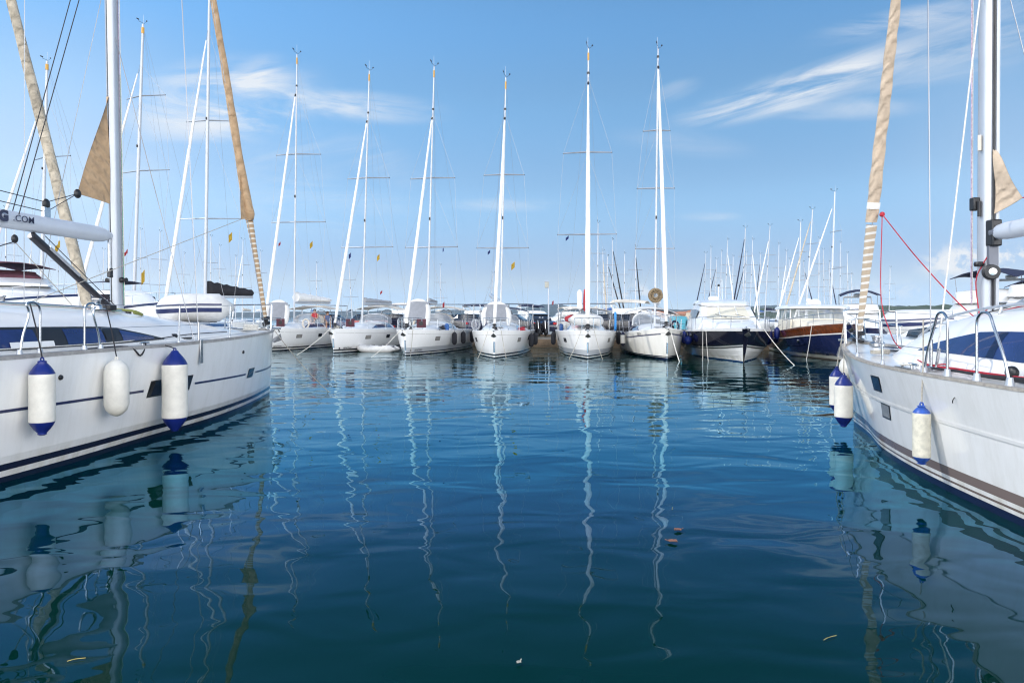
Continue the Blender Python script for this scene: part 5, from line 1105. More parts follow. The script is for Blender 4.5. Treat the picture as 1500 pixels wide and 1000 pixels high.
def wooden_launch():
    Y = 29.8; stem = ((1238 - 750) / FPX * Y, Y)
    B = Boat('motor_launch', stem, (-1.9, -9.5), 'navy launch with varnished mahogany topsides and white wheelhouse roof', 'motor launch', 'motor yachts moored bow-out'); root = B.root
    h = Hull(11, 3.5, [(0, 1.62), (.2, 1.42), (.45, 1.22), (.75, 1.12), (1, 1.12)], zc=.30, cf=.35, rake=.6, BS=MBS, BW=MBW)
    hu = h.build([hullmat('navy_hull_white_boot_stripe', (.012, .02, .075), [(-2, .06, (.09, .07, .06)), (.06, .20, (.62, .62, .58))], dirt=.02, rough=.09)], root)
    for s in (1, -1):
        h.strip(s, .01, 10.9, lambda d: h.zs(d) - .36 + .006 * d, lambda d: h.zs(d) + .03, .012, 30).build('mahogany_strake', M_WOOD, hu); h.strip(s, .01, 10.9, lambda d: h.zs(d) - .41 + .006 * d, lambda d: h.zs(d) - .355 + .006 * d, .03).build('rubbing_strake', M_GEL, hu)
        MB().lathe([(.10, 0), (.10, .02), (.07, .03)], h.pt(s, 2.9, .80, .01), 16, axis=(s, .2, .2)).build('porthole', M_STEEL, hu)
        h.strip(s, 2.0, 10.5, lambda d: .42 + .25 * math.exp(-(d - 2) / 1.5), lambda d: .445 + .25 * math.exp(-(d - 2) / 1.5), .01).build('spray_rail', M_NAVYHULL, hu)
    deck(h, root, M_CREAM, .08); toe_rail(h, root, M_WOOD, .06, .06)
    cr = mat('cream_cabin_paint', (.74, .68, .56), .4, var=.04)
    house(root, 'trunk_cabin', cr, [(2.2, 1.36, 1.55, .8, .75, .05), (3.2, 1.3, 1.75, 1.15, 1.05, .1), (4.6, 1.2, 1.78, 1.4, 1.28, .1)])
    lower = house(root, 'wheelhouse', cr, [(4.6, 1.2, 1.82, 1.42, 1.36, .03), (7.8, 1.15, 1.82, 1.45, 1.38, .03)])
    front_glass(lower, 'windscreen', M_CLEAR, 1.32, 4.62, 1.82, 1.22, 5.0, 2.36, .12)
    for s in (1, -1):
        side_strip(lower, 'side_window', mat('green_tinted_glass', (.12, .18, .19), .06, var=.2, coat=.4, alpha=.6), [(4.95, 1.34, 1.84, 2.34, 1.28), (6.4, 1.37, 1.84, 2.36, 1.3), (7.7, 1.37, 1.84, 2.34, 1.3)], s)
        for d in (4.75, 5.9, 7.0, 7.75): MB().tube([Vector((s * 1.36, -d, 1.8)), Vector((s * 1.29, -d - .12, 2.40))], .028, 6).build('window_post', M_GEL, lower)
    MB().tube([Vector((0, -4.62, 1.8)), Vector((0, -4.98, 2.38))], .025, 6).build('window_post', M_GEL, lower)
    house(root, 'roof', M_GEL, [(4.35, 2.38, 2.42, 1.2, 1.15, .01), (4.7, 2.37, 2.50, 1.48, 1.42, .04), (6.4, 2.38, 2.58, 1.52, 1.45, .06), (8.3, 2.36, 2.50, 1.5, 1.44, .04)])
    o = MB().tube([Vector((.2, -6.0, 2.56)), Vector((.2, -6.0, 2.75))], .03, 8).build('searchlight', M_GEL, root); MB().ball((.2, -5.95, 2.8), .12, 10, 8).build('lamp_body', M_GEL, o); house(root, 'liferaft', M_GEL, [(5.4, 2.6, 2.74, .1, .1, .03), (5.5, 2.6, 2.82, .3, .25, .08), (6.1, 2.6, 2.82, .3, .25, .08), (6.2, 2.6, 2.74, .1, .1, .03)])
    bow_rail(h, root, 5.2, .55); anchor(root, h)
    for d in (4.4, 6.2): MB().tube([h.sheer(1, d, -.1), h.sheer(1, d, -.1) + Vector((0, 0, .6))], .014, 6).build('stanchion', M_STEEL, root)
    g = 'blue fenders on the motor yachts'
    hang(B, h, 1, 7.3, .95, .62, .14, 'oval', 'blue fender against mahogany, nearer the white cruiser', top_z=.35, body=M_VINYLB, group=g); hang(B, h, 1, 5.3, 1.10, .62, .14, 'oval', 'blue fender against mahogany under the wheelhouse windscreen', top_z=.35, body=M_VINYLB, group=g)
    hang(B, h, 1, 8.2, .60, .46, .22, 'oval', 'blue ball fender hanging low between the two motor yachts', top_z=.3, body=M_VINYLB, group=g)
    return B, h
WL = wooden_launch()

def cruiser(stem, head, label, L=9, sheer=1.4, canvas=M_NAVYC, fly=True, hull=None, low=False, cover=None, dome=True, z_top=None, group='motor cruisers beyond the moored yachts', cabin=None, lod=1):
    """motor cruiser with deckhouse, tinted glass, and a flybridge under a folding top"""
    B = Boat('motor_cruiser', stem, head, label, 'motor cruiser', group); root = B.root; k = L / 9; zs = sheer
    h = Hull(L, L * .36, [(0, zs), (.2, zs * .93), (.5, zs * .84), (1, zs * .78)], zc=zs * .35, cf=.6, rake=.7 * k, BS=MBS, BW=MBW)
    hu = h.build([hull or HM_BACK], root); deck(h, root, M_GEL, .08)
    for s in (1, -1): h.strip(s, .05, L * .98, lambda d: h.zs(d) - .14, lambda d: h.zs(d) - .03, .02).build('sheer_stripe', M_STRIPE, hu)
    w = L * .36 / 2; z0 = zs * .84; hh = 1.05 if not low else .6; cm = cabin or M_GEL
    hs = house(root, 'deckhouse', cm, [(.28 * L, z0, z0 + .25, w * .6, w * .5, .05), (.38 * L, z0, z0 + .5 * hh + .1, w * .78, w * .66, .1), (.48 * L, z0, z0 + hh, w * .82, w * .66, .14), (.72 * L, z0, z0 + hh + .08, w * .82, w * .68, .14), (.82 * L, z0, z0 + hh, w * .8, w * .68, .12)])
    front_glass(hs, 'windscreen', M_DARKGLASS, w * .62, .385 * L, z0 + .5 * hh + .10, w * .60, .47 * L, z0 + hh - .04, .25, off=.05)
    for s in (1, -1): side_strip(hs, 'side_window', M_DARKGLASS, [(.42 * L, w * .77, z0 + .42 * hh, z0 + .7 * hh, w * .72), (.5 * L, w * .79, z0 + .42 * hh, z0 + .82 * hh, w * .71), (.74 * L, w * .79, z0 + .42 * hh, z0 + .84 * hh, w * .72)], s, .02)
    zt = z0 + hh + .06
    if fly:
        fb = house(root, 'flybridge', cm, [(.44 * L, zt - .06, zt + .06, w * .5, w * .45, .02), (.50 * L, zt - .04, zt + .42, w * .72, w * .66, .08), (.62 * L, zt - .02, zt + .5, w * .76, w * .7, .08), (.86 * L, zt - .02, zt + .45, w * .74, w * .7, .06)])
        if cover: house(fb, 'canvas_cover', cover, [(.49 * L, zt + .40, zt + .52, w * .5, w * .4, .04), (.58 * L, zt + .46, zt + .84, w * .66, w * .55, .1), (.78 * L, zt + .46, zt + .78, w * .66, w * .55, .1), (.84 * L, zt + .42, zt + .5, w * .6, w * .5, .03)])
        zb = z_top or zt + 1.45; g = []
        for d in np.linspace(.5 * L, .88 * L, 7): g.append([Vector((u * w * .78, -d, zb - .30 * u * u - .35 * ((d / L - .74) / .24) ** 2 * (.5 if d < .7 * L else .25))) for u in (-1, -.6, -.2, .2, .6, 1)])
        bo = MB().slab(g, .03).build('bimini', canvas, root, angle=60)
        for r_ in (g[1], g[5]):
            for p in (r_[0], r_[-1]): MB().tube([Vector((p.x, p.y - .2, zt + .4)), p], .014, 5).build('bimini_bow', M_STEEL, bo)
        if dome:
            ar = MB().tube([Vector((-w * .6, -.86 * L, zt + .4)), Vector((-w * .55, -.9 * L, zt + 1.0)), Vector((w * .55, -.9 * L, zt + 1.0)), Vector((w * .6, -.86 * L, zt + .4))], .06, 8).build('radar_arch', M_GEL, root); MB().lathe([(.2, 0), (.24, .04), (.24, .14), (.1, .2)], (0, -.9 * L, zt + 1.05), 16).build('radar_dome', M_GEL, ar)
    elif canvas: 
        g = [[Vector((u * w * .75, -d, zt + .55 - .12 * u * u)) for u in (-1, -.5, 0, .5, 1)] for d in np.linspace(.6 * L, .9 * L, 5)]
        MB().slab(g, .03).build('bimini', canvas, root, angle=60)
    bow_rail(h, root, .45 * L, .5, n=4)
    return B, h
sx = lambda px, Y: ((px - 750) / FPX * Y, Y)
cruiser(sx(108, 34), (.82, -.57), 'big white flybridge yacht with maroon canvas, its bow behind the boom strut', 14, 3.1, M_MAROON, hull=mat('white_topsides', (.8, .8, .79), .25, var=.03), cover=M_MAROON, z_top=None)
cruiser(sx(243, 35), (.80, -.60), 'white motor cruiser with dark sheer band between the lettered boom yacht and the deck dinghy', 8, 2.75, M_NAVYC, fly=False)
cruiser(sx(1374, 25.5), (-.80, -.60), 'flybridge cruiser under a navy folding top, seen over the foredeck dinghy', 8.5, 1.75, M_NAVYC)
cruiser(sx(1482, 23.5), (-.75, -.66), 'white cruiser with radar arch at the very edge behind the grey boom', 8.5, 2.0, M_NAVYC, z_top=3.6)
NE = cruiser((10.7, 19.9), (0.02, 1), 'low white motor boat carrying an upside-down dinghy on its foredeck', 8.5, 1.45, None, fly=False, low=True)
p = NE[0].w(Vector((-.28, -2.4, 1.54))); dinghy((p.x, p.y, p.z), R(104), 1.75, 1.15, 'white dinghy with one broad and one thin navy stripe behind the red rope', tube_r=.30)
cruiser(sx(1268, 38), (-.4, -.92), 'dark blue cruiser with navy canvas glimpsed through a yacht pulpit', 8, 1.35, M_NAVYC, hull=mat('dark_blue_topsides', (.015, .03, .10), .2))
cruiser(sx(986, 47.5), (-.3, -.95), 'small teal-painted cabin boat between the cream yacht and the near-black cruiser', 6.0, 1.0, None, fly=False, hull=M_TEAL, cabin=M_TEAL)
FAR = [(762, 95, (.9, -.4), 'distant white cruiser just beside the lamp post'), (786, 120, (-.9, -.4), 'tiny white cruiser far out over the parked car'), (836, 105, (.9, .3), 'distant white cruiser seen over red canvas bag'),
       (660, 88, (.9, -.4), 'white cruiser seen through gaps behind the beige bimini'), (1016, 70, (.9, -.4), 'white cruiser in front of the terracotta town')]
for px_, Y_, hd, lb in FAR: cruiser(sx(px_, Y_), hd, lb, 9.5, 1.5, M_NAVYC if Y_ % 2 else M_CREAM)

# ------------------------------------------------------------------ yachts whose masts rise behind
def back_yacht(base_px, top_px, top_y, Y, label, furl=None, fpx=None, head_y=None, spr=(), r=.075, L=None, group='yachts moored beyond the front row', cover=M_NAVYC, band=None, hm=None, mm=M_ROWMAST, boomlen=3.4, J=3.9, bz=2.7, lod=2, frad=1.0, tilt_sign=1, ch=.38, bdx=0.0):
    X = (base_px - 750) / FPX * Y; want = ((fpx if fpx is not None else base_px + 20) - 750) / FPX
    th = min(np.linspace(-1.45, 1.45, 300), key=lambda q: abs((X + J * math.sin(q)) / (Y - J * math.cos(q)) - want) + .0006 * abs(q))
    head = Vector((math.sin(th), -math.cos(th))); stem = Vector((X, Y)) + head * J
    B = Boat('sailing_yacht', stem, head, label, 'sailing yacht', group); root = B.root; L = L or 10.5
    h = Hull(L, L * .33, [(0, 1.3), (.3, 1.2), (1, 1.12)], zc=.35, cf=.5)
    hu = h.build([hm or HM_BACK], root, nst=24); deck(h, root, M_DECK)
    rf = Roof(h, [(1.4, .4, .04), (2.6, .8, .28), (4.0, 1.0, .42), (6.8, 1.0, .46)], n=2.8, lean=.2); ro = rf.build(M_GEL, root)
    for s in (1, -1): rf.window(s, 3.2, 6.2, .3, .68, M_WINDOW, ro)
    topw = at(top_px, top_y, Y + .1); tl = B.l(topw); Zf = lambda y: CAM_H - (y - HOR) / FPX * Y
    cfg = dict(d=J, top=topw.z, dx=tl.x, rake=-tl.y - J, r=r, lod=lod, mat=mm, spreaders=[(Zf(y), hl) for y, hl in spr] or [(1.2 + (topw.z - 1.2) * .42, 1.1), (1.2 + (topw.z - 1.2) * .70, .9)], fz=min(topw.z - .2, Zf(head_y)) if head_y is not None else topw.z - .4, wr=.0085 if lod < 2 else .006, furl=furl, band=band, ms=.9,
               furlprof=[(0, .05), (.05, .062 * frad), (.4, .066 * frad), (1, .04)], boom=dict(z=bz, len=boomlen, r=.07, cover=cover, ch=ch, cw=.14 if ch < .5 else .22, dx=bdx) if boomlen else None, swivels=[])
    mo, P, base, top, cp = mast(B, h, rf, cfg)
    pulpit(h, root, .6, .95); stanchions(h, root, [2.5, 4.6, 6.8], .58)
    return B, h, rf, P
G2 = 'yachts moored bow-out behind the lettered boom yacht'
y0 = back_yacht(300, 307, -30, 43.5, 'yacht with black sail cover on its boom, behind the deck dinghy', M_SAILW, 236, 45, [(320, 2.0), (176, 1.65)], .135, 12, G2, M_BLACKC, J=4.9, bz=3.25, boomlen=2.6, lod=1, frad=1.5, ch=.95, bdx=-1.9)
y1 = back_yacht(195, 209.5, 36, 45.5, 'yacht with orange-banded mast, its furled white sail crossing behind the near mast', M_SAILW, 102, 95, [(250, 2.0), (140, 1.6)], .13, 11.5, G2, M_SAILW, M_ORANGE, J=4.7, lod=1, frad=1.5)
y2 = back_yacht(59.5, 69, 90, 48.5, 'yacht with orange-banded mast standing nearest the boom lettering', M_SAILW, -48, 140, [(330, 2.0), (230, 1.9)], .13, 11.5, G2, M_SAILW, M_ORANGE, J=4.7, lod=1, frad=1.5)
flag(y1[0].root, y1[0].l(at(212, 395, 45.8)), .3, .8, M_YELLOW); flag(y1[0].root, y1[0].l(at(187, 365, 45.8)), .3, .25, M_FLAGR); flag(y0[0].root, y0[0].l(at(340, 340, 43.8)), .25, .5, M_YELLOW); flag(y2[0].root, y2[0].l(at(88, 352, 48.7)), .55, .5, M_YELLOW)
# blue awning on the boat behind the boom
B_ = y2[0]; g = [[B_.l(at(px_, 433 + q * 10, 46.5 - q * 2.4)) for q in (0, .5, 1)] for px_ in (-30, 0, 25, 50, 70, 82)]
MB().slab(g, .02).build('awning', M_BLUEC, B_.root)
# neighbour of the near yacht with a weathered beige rolled sail
nb = Boat('sailing_yacht', (-11.35, 18.6), (.17, .985), 'yacht with thick weathered beige furled sail slanting behind the boom', 'sailing yacht'); hN = Hull(13, 4.0, [(0, 1.55), (.4, 1.42), (1, 1.4)], zc=.33, cf=.42, rake=.12)
hN.build([HM_BACK], nb.root); deck(hN, nb.root, M_DECK); toe_rail(hN, nb.root, M_RAIL, .08, .05); rN = Roof(hN, [(1.6, .3, .03), (4, .9, .36), (7, 1.2, .6), (11, 1.3, .64)], n=2.7); oN = rN.build(M_GEL, nb.root)
for s in (1, -1): rN.window(s, 5, 10, .1, lambda d: .12 + .4 * min(1, (d - 4.9) / 1.2), M_WINDOW, oN)
mast(nb, hN, rN, dict(d=5.2, top=19, r=.12, rake=.4, lod=1, mat=M_ALU, spreaders=[(7.4, 1.3), (11.6, 1.1), (15.3, .9)], fz=18.4, wr=.006, furl=M_BEIGE, furlprof=[(0, .07), (.03, .135), (.15, .13), (.4, .11), (1, .05)], twist=6, boom=dict(z=3.2, len=5, r=.12)))
pulpit(hN, nb.root); stanchions(hN, nb.root, [2.4, 4.4], .62); pushpit(hN, nb.root)
# far masts: (base px, top px, top y, distance, furled sail material, forestay foot px, label)
GREY = M_ALU; NV = M_NAVYC; BK = M_BLACKC
FARM = [(1031, 1034, 371, 112, NV, 1015, 'yacht with dark furled sail, outermost of the far masts behind the near-black cruiser'), (1040, 1041.5, 363, 104, None, 1052, 'far yacht with slim mast second beyond the cruiser hardtop'), (1046, 1050, 380, 118, NV, 1030, 'far yacht with slanting navy furled sail above the cruiser hardtop'),
        (1054, 1057, 369, 108, None, 1070, 'far yacht with white mast beside a navy furled sail'), (1061, 1066, 352, 98, M_SAILW, 1078, 'far yacht with white furled sail above the cruiser hardtop'), (1087, 1092, 334, 88, NV, 1070, 'tall far yacht with navy furled sail between the two motor boats'),
        (1098, 1102.5, 352, 92, M_SAILW, 1112, 'far yacht with thick white mast just beyond the cruiser hardtop'), (1090, 1093.5, 370, 116, NV, 1071, 'far yacht with second navy furled sail between the two motor boats'), (1120, 1128, 331, 86, M_SAILW, 1102, 'tall far yacht whose mast leans beside the wheelhouse roof'),
        (1157, 1156, 380, 120, None, 1168, 'far yacht with short mast above the launch'), (1170, 1173, 325, 84, M_SAILW, 1136, 'far yacht with white furled sail slanting towards the wheelhouse'), (1180, 1190.5, 307, 76, M_BEIGE, 1145, 'far yacht with beige furled sail above the wheelhouse'),
        (1183, 1177, 384, 118, NV, 1197, 'far yacht with dark furled sail leaning the other way above the wheelhouse'), (1208, 1206, 366, 110, None, 1199, 'far yacht with bare mast behind the tallest grey one'), (1216, 1215, 384, 122, NV, 1229, 'far yacht with dark furled sail crossing the tallest grey mast'),
        (1216.5, 1223, 281, 66, M_SAILW, 1161, 'yacht with tallest grey mast and long white furled sail over the wheelhouse'), (1243, 1241, 371, 110, None, 1252, 'far yacht with thin mast next to the striped rolled sail foot'), (1247, 1247.5, 402, 128, None, 1256, 'far yacht with stubby mast touching the striped rolled sail'),
        (875, 876, 327, 72, None, 884, 'yacht with tall white mast just behind the red sail bag'), (885, 883, 368, 90, M_BEIGE, 889, 'far yacht with thick pale furled sail standing behind the blue board'), (889, 890, 376, 94, BK, 914, 'far yacht with black furled sail leaning over the blue board'), (897, 897, 352, 86, BK, 917, 'far yacht with longest black furled sail between flat-dinghy and cream yachts'),
        (931, 931, 362, 88, BK, 940, 'far yacht with black furled sail above the white sprayhood'), (233, 234.5, 340, 84, None, 243, 'far yacht with thin mast left of the mast with black sail cover'), (206, 206, 337, 90, None, 216, 'far yacht with thin mast touching the orange-banded one'), (308, 309, 347, 86, None, 318, 'far yacht with thin mast just beside the black sail cover'),
        (322, 322, 361, 98, None, 332, 'far yacht whose mast stands over the black sail cover'), (382, 382, 369, 100, None, 390, 'far yacht with mast hidden by the tan striped sail foot'), (8, 9, 306, 70, None, -10, 'far yacht whose mast rises above the maroon canvas'), (463, 464, 386, 104, None, 472, 'far yacht with mast above the two people'),
        (646, 645, 389, 104, None, 655, 'far yacht with mast seen above the beige bimini'), (718, 722, 400, 112, None, 710, 'far yacht with mast just beside the bow-on furled sail'), (516, 511, 384, 100, None, 521, 'far yacht with mast beside the grey boom bag'), (345, 345, 376, 96, None, 355, 'far yacht with short mast right over the end of the black sail cover'),
        (20, 21, 332, 92, None, 30, 'far yacht with slim mast over the maroon flybridge canvas'), (45, 46, 350, 100, M_SAILW, 30, 'far yacht with white furled sail under the boom lettering'), (110, 112, 356, 95, None, 120, 'far yacht with mast below the boom, beside the vang strut'),
        (150, 152, 366, 104, None, 140, 'far yacht with short mast just beside the near mast foot'), (355, 356, 352, 90, M_SAILW, 340, 'far yacht with white furled sail touching the tan striped sail foot'), (268, 270, 372, 100, None, 280, 'far yacht with short mast right above the deck dinghy'),
        (1072, 1074, 376, 114, None, 1080, 'far yacht with thin bare mast over the middle of the cruiser hardtop'), (1112, 1114, 372, 116, NV, 1104, 'far yacht with dark furled sail in the gap between cruiser and launch'), (1139, 1141, 358, 104, None, 1150, 'far yacht with bare mast over the launch searchlight'), (1150, 1152, 368, 112, M_SAILW, 1140, 'far yacht with white furled sail over the wheelhouse roof'),
        (1199, 1200, 350, 100, None, 1208, 'far yacht with bare mast just before the tallest grey one'), (1230, 1231, 356, 104, None, 1240, 'far yacht with bare mast just past the tallest grey one'), (1302, 1304, 392, 120, None, 1310, 'far yacht with mast between the two red ropes'), (914, 915, 372, 100, None, 924, 'far yacht with bare mast between the black furled sails'), (84, 86, 344, 96, None, 95, 'far yacht with bare mast behind the vang strut and boom')]
for i, (b_, t_, ty, Y_, fm, fp, lb) in enumerate(FARM):
    back_yacht(b_, t_, ty, Y_, lb, fm, fp, ty + (12 if fm is not M_SAILW else 18), (), .095 if fm is BK or Y_ < 90 else .085, 9.5, cover=(M_NAVYC, M_BLUEC, M_CREAM, M_SAILW)[i % 4], mm=GREY if i % 3 == 0 or ty < 300 else M_ROWMAST, frad=1.35)

# ------------------------------------------------------------------ on the quay
def lamp_post():
    p = at(803.5, 0, 45.6); e = empty('lamp_post', (p.x, p.y, .70)); tag(e, 'thin grey lamp post with a pale box lantern beside the parked car', 'lamp post')
    MB().tube([(0, 0, 0), (0, 0, 3.0), (0, 0, 3.55)], [.055, .045, .04], 10).build('pole', M_ALU, e); MB().lathe([(.14, 0), (.13, .04), (.07, .07)], (0, 0, 0), 14).build('base_plate', M_ALU, e)
    MB().box((-.12, 0, 3.38), (.26, .2, .38)).build('lantern', mat('dull_lantern_cover', (.42, .42, .36), .6), e, bevel=.03); MB().box((-.12, 0, 3.6), (.32, .26, .05)).build('lantern_cap', M_ALU, e, bevel=.01)
lamp_post()
def parked_car(px_, off, rz, pn, pc, label):
    X_ = (px_ - 750) / FPX * 47; X_ = (px_ - 750) / FPX * (quay_y(X_) + off); e = empty('parked_car', (X_, quay_y(X_) + off, .70), R(rz)); tag(e, label, 'car', 'cars parked along the quay')
    paint = mat(pn, pc, .2, coat=.6)
    st = [(-2.0, .42, .70, .55), (-1.9, .30, .82, .74), (-1.5, .26, .95, .82), (-.6, .25, .98, .85), (.6, .25, .98, .86), (1.6, .26, .98, .84), (1.95, .30, .94, .78), (2.05, .40, .80, .70)]
    MB().loft([[Vector((-w, y, zb + .08)), Vector((-w * 1.02, y, (zb + zt) / 2)), Vector((-w * .94, y, zt)), Vector((w * .94, y, zt)), Vector((w * 1.02, y, (zb + zt) / 2)), Vector((w, y, zb + .08)), Vector((w * .8, y, zb)), Vector((-w * .8, y, zb))] for y, zb, zt, w in st], closed=True, cap=True).build('body', paint, e, angle=40)
    gl = MB().loft([[Vector((-w, y, .95)), Vector((-w * .86, y * .98, zt - .05)), Vector((-w * .7, y * .98, zt)), Vector((w * .7, y * .98, zt)), Vector((w * .86, y * .98, zt - .05)), Vector((w, y, .95))] for y, zt, w in ((-1.1, .98, .74), (-.4, 1.40, .76), (.5, 1.46, .78), (1.3, 1.40, .76), (1.85, .99, .72))], cap=True).build('cabin_glass', M_DARKGLASS, e, angle=40)
    MB().loft([[Vector((u * .60, y, z)) for u in (-1, -.5, 0, .5, 1)] for y, z in ((-.42, 1.43), (0, 1.475), (.5, 1.49), (1.0, 1.475), (1.3, 1.43))]).build('roof', paint, e)
    for s in (1, -1):
        MB().box((s * .66, -1.97, .80), (.24, .10, .16)).build('tail_light', mat('red_lamp_lens', (.5, .012, .015), .2), e, bevel=.02); MB().box((s * .60, 2.02, .72), (.3, .08, .13)).build('headlight', M_CLEAR, e, bevel=.02)
        for y in (-1.25, 1.3):
            w_ = MB().lathe([(.20, -.1), (.30, -.1), (.32, -.06), (.32, .06), (.30, .1), (.20, .1)], (s * .78, y, .32), 20, axis=(1, 0, 0)).build('wheel', M_BLACK, e); MB().lathe([(.19, 0), (.17, .02), (.05, .03)], (s * .87, y, .32), 14, axis=(s, 0, 0)).build('rim', M_ALU, w_)
    MB().box((0, -2.02, .62), (.5, .03, .11)).build('number_plate', M_GEL, e)
for a_ in ((791, 3.6, 8, 'dark_navy_car_paint', (.012, .018, .05), 'dark navy parked car behind two black scooters'), (694, 3.4, 70, 'navy_car_paint', (.015, .025, .08), 'navy parked car glimpsed between the two upright-dinghy yachts'), (588, 3.6, 64, 'slate_car_paint', (.03, .04, .06), 'slate parked car glimpsed between the grey-bagged and beige-bimini yachts'),
           (906, 3.6, 75, 'black_car_paint', (.01, .01, .013), 'black parked car glimpsed behind the blue board'), (484, 3.6, 66, 'blue_car_paint', (.02, .04, .12), 'blue parked car glimpsed astern of the yacht with two people'), (548, 3.3, 70, 'red_car_paint', (.35, .02, .02), 'red parked car seen under the grey boom bag'), (655, 3.4, 66, 'dark_grey_car_paint', (.03, .03, .035), 'dark grey parked car seen under the beige bimini'), (750, 3.6, 72, 'charcoal_car_paint', (.02, .02, .024), 'charcoal parked car behind the navy bimini'), (940, 3.6, 70, 'deep_blue_car_paint', (.015, .02, .06), 'deep blue parked car astern of the cream yacht')): parked_car(*a_)
def scooter(px_, label, rz):
    p = at(px_, 0, 44.6); e = empty('motor_scooter', (p.x, p.y, .70), rz); tag(e, label, 'motor scooter', 'scooters parked on the quay')
    for y in (-.6, .6): w_ = MB().lathe([(.14, -.05), (.23, -.05), (.25, 0), (.23, .05), (.14, .05)], (0, y, .25), 18, axis=(1, 0, 0)).build('wheel', M_BLACK, e)
    MB().loft([[Vector((-w, y, zb)), Vector((-w, y, zt)), Vector((w, y, zt)), Vector((w, y, zb))] for y, zb, zt, w in ((-.85, .45, .6, .1), (-.5, .4, .72, .17), (-.1, .25, .7, .17), (.05, .2, .34, .2), (.35, .2, .34, .2), (.42, .25, .85, .2), (.5, .4, .95, .16))], closed=True, cap=True).build('body', mat('black_scooter_paint', (.015, .015, .02), .25), e, bevel=.03)
    MB().box((0, -.38, .77), (.28, .75, .1)).build('seat', M_BLACKC, e, bevel=.04); MB().tube([(0, .6, .25), (0, .5, .9), (0, .45, 1.02)], .03, 8).build('fork', M_STEEL, e)
    hb_ = MB().tube([(-.33, .36, 1.02), (0, .45, 1.05), (.33, .36, 1.02)], .018, 8).build('handlebar', M_BLACK, e); 
    for s in (1, -1): MB().ball((s * .34, .45, 1.2), .06, 8, 6, (1, .3, .8)).build('mirror', M_STEEL, e)
scooter(784, 'black scooter parked just in front of the dark car', R(200)); scooter(796, 'black scooter parked nearest the lamp post', R(190))

# ------------------------------------------------------------------ mooring lines
def bowline(b, side, dxy, label, m=None, d=.35, r=.012):
    B_, h = b[0], b[1]; a = B_.w(h.sheer(side, d, .0) + Vector((0, 0, .04))); e_ = B_.w(h.sheer(side, d) + Vector((dxy[0], dxy[1], 0))); e_.z = -.08
    return mooring(a, e_, label, r, m, .10)
bowline(b1, -1, (-.5, 2.2), 'pale line from the bow of the yacht with two people', r=.014)
bowline(b2, 1, (1.0, 2.2), 'pale line from the bow of the grey-bagged yacht into the water', r=.016, m=M_ROPEW)
bowline(b3, 1, (1.0, 2.0), 'pale line crossing to the white tender from the beige-bimini yacht', m=M_ROPEW, r=.014)
bowline(b3, -1, (.05, .3), 'line hanging straight from the beige-bimini yacht bow'); bowline(b4, 1, (.5, .5), 'line hanging on one side of the bow-on yacht stem'); bowline(b4, -1, (-.3, .5), 'line hanging on the other side of the bow-on yacht stem')
bowline(b5, 1, (.6, .6), 'line slanting from the flat-dinghy yacht bow towards the quay side'); bowline(b5, -1, (-.4, .6), 'line from the flat-dinghy yacht bow towards the cream yacht')
bowline(b6, -1, (-.25, 1.2), 'thick pale line from the stem of the cream yacht', m=M_ROPEW, r=.022, d=.15)
bowline(MC, 1, (.1, .9), 'first of two close lines down the white bottom of the near-black cruiser', M_ROPEW, 2.0); bowline(MC, 1, (.0, 1.0), 'second of two close lines down the white bottom of the near-black cruiser', M_ROPEW, 1.75); bowline(MC, -1, (-.9, 2.0), 'slanting pale line from the cruiser bow towards the launch', M_ROPEW, .9, .016)
bowline(WL, 1, (.35, .5), 'pale line down the navy side of the launch', M_ROPEW, 1.4, .014)
bowline((YA, HA), 1, (1.1, 1.0), 'thin line from the bow of the yacht with the lettered boom', d=.2, r=.009)

# ------------------------------------------------------------------ far shore: houses
random.seed(11)
M_TERRA = mat('terracotta_tiles', (.40, .17, .10), .9, var=.25, vs=.6); M_PLASTER = [mat(n_, c_, .9, var=.1, vs=.3) for n_, c_ in (('cream_plaster', (.62, .54, .42)), ('pink_plaster', (.58, .42, .34)), ('white_plaster', (.68, .66, .62)))]
def town_house(px_, Y, w, d, hgt, rz, pl):
    p = at(px_, 0, Y); e = empty('house', (p.x, p.y, 0), rz); tag(e, 'small terracotta-roofed house in the far town seen past the cream yacht', 'house', 'houses of the far town')
    wl = MB().box((0, 0, hgt / 2), (w, d, hgt)).build('wall', pl, e, smoothf=False)
    rfh = MB(); o = .5; a, b, z0, z1 = w / 2 + o, d / 2 + o, hgt, hgt + w * .22
    rfh.add([(-a, -b, z0), (a, -b, z0), (a, b, z0), (-a, b, z0), (0, -b, z1), (0, b, z1)], [(0, 1, 4), (2, 3, 5), (1, 2, 5, 4), (3, 0, 4, 5), (3, 2, 1, 0)])
    rfh.build('roof', M_TERRA, e, smoothf=False)
    for x in (-w * .25, w * .25):
        for z in np.arange(1.6, hgt - .5, 2.8): MB().box((x, -d / 2 - .03, z), (1.0, .1, 1.4)).build('window', M_DARKGLASS, e, smoothf=False)
for i in range(26):
    px_ = 946 + i * 2.9 + random.uniform(-1, 1); town_house(px_, 640 + random.uniform(-25, 60), random.uniform(8, 12), random.uniform(8, 11), random.uniform(3.0, 6.2), random.uniform(-.8, .8), M_PLASTER[i % 3])
shore = MB(); g = [[Vector((x, 625 + k * 130, -.5 + (1.6 + 1.5 * mnoise.noise((x * .02, k, 3))) * min(1, k * 3))) for k in (0, .1, .4, 1)] for x in np.linspace(60, 420, 60)]
structure(shore.loft(g).build('shore_terrain', mat('shore_scrub', (.07, .09, .045), .95, var=.4, vs=.05), smoothf=False))

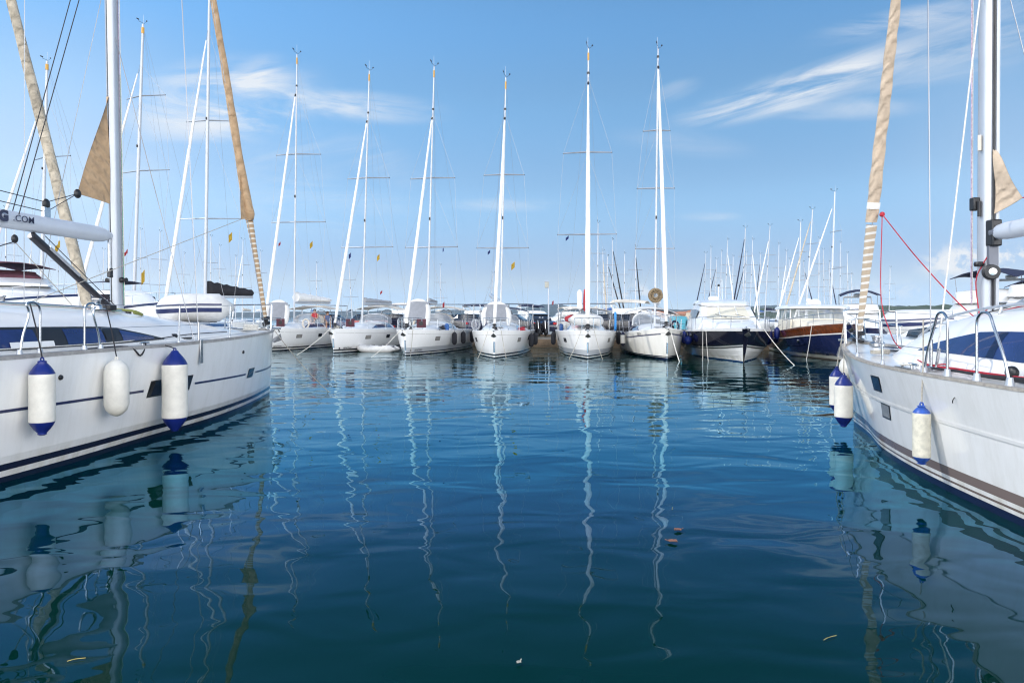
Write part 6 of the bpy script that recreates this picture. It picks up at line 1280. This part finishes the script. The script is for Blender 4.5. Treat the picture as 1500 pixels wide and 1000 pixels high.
# ------------------------------------------------------------------ things afloat
def floating_leaf(px_, py_, s, rz, label, m):
    Y = CAM_H * FPX / (py_ - HOR); e = empty('floating_leaf', ((px_ - 750) / FPX * Y, Y, .006), rz); tag(e, label, 'leaf', 'leaves and scraps afloat')
    g = []
    for i in range(9):
        k = i / 8; w = s * .42 * math.sin(math.pi * min(1, k * .97 + .02)) ** .7 * (1 + .25 * math.sin(k * 11)); g.append([Vector((s * (k - .5), u * w, .010 + .25 * s * (abs(u) ** 2) * .4 + .03 * s * math.sin(k * 6))) for u in (-1, -.5, 0, .5, 1)])
    MB().slab(g, .002).build('blade', m, e); MB().tube([(s * .45, 0, .012), (s * .75, .05 * s, .02)], .003, 5).build('stalk', m, e)
M_LEAF = mat('dead_leaf', (.20, .09, .06), .8, var=.3, vs=30); M_LEAFY = mat('yellow_leaf', (.55, .42, .12), .8, var=.3, vs=30)
floating_leaf(993, 778, .075, .3, 'upper of two curled reddish dead leaves afloat', M_LEAF); floating_leaf(985, 795, .085, 2.7, 'larger, lower of two curled reddish dead leaves afloat', M_LEAF); floating_leaf(760, 973, .03, .8, 'tiny pale leaf floating alone in dark green water', M_ROPEG)
def reed(px_, py_, s, rz, label):
    Y = CAM_H * FPX / (py_ - HOR); e = empty('floating_straw', ((px_ - 750) / FPX * Y, Y, .004), rz); tag(e, label, 'straw', 'leaves and scraps afloat')
    MB().tube(curve_pts([(-s, 0, .002), (-.2 * s, .05 * s, .006), (s, 0, .004)], 5), .0016, 5).build('stem', M_LEAFY, e)
reed(1216, 935, .06, .5, 'long pale straw floating near the reflected white hull'); reed(112, 967, .045, .4, 'pale straw floating under the boom yacht'); reed(985, 745, .04, 1.3, 'short straw just above the reddish leaves')

# ------------------------------------------------------------------ summer haze over the bay
def make_haze():
    m = bpy.data.materials.new('haze_air'); m.use_nodes = True; t = m.node_tree; t.nodes.clear()
    v = nd(t, 'ShaderNodeVolumePrincipled'); v.inputs['Color'].default_value = (.80, .88, 1.0, 1); v.inputs['Density'].default_value = HAZE; v.inputs['Anisotropy'].default_value = .2
    o = nd(t, 'ShaderNodeOutputMaterial'); t.links.new(v.outputs[0], o.inputs['Volume'])
    h = MB().box((0, 0, 44), (8000, 8000, 92)).build('haze', m, smoothf=False); h['kind'] = 'stuff'
HAZE = 0.7e-4
make_haze()
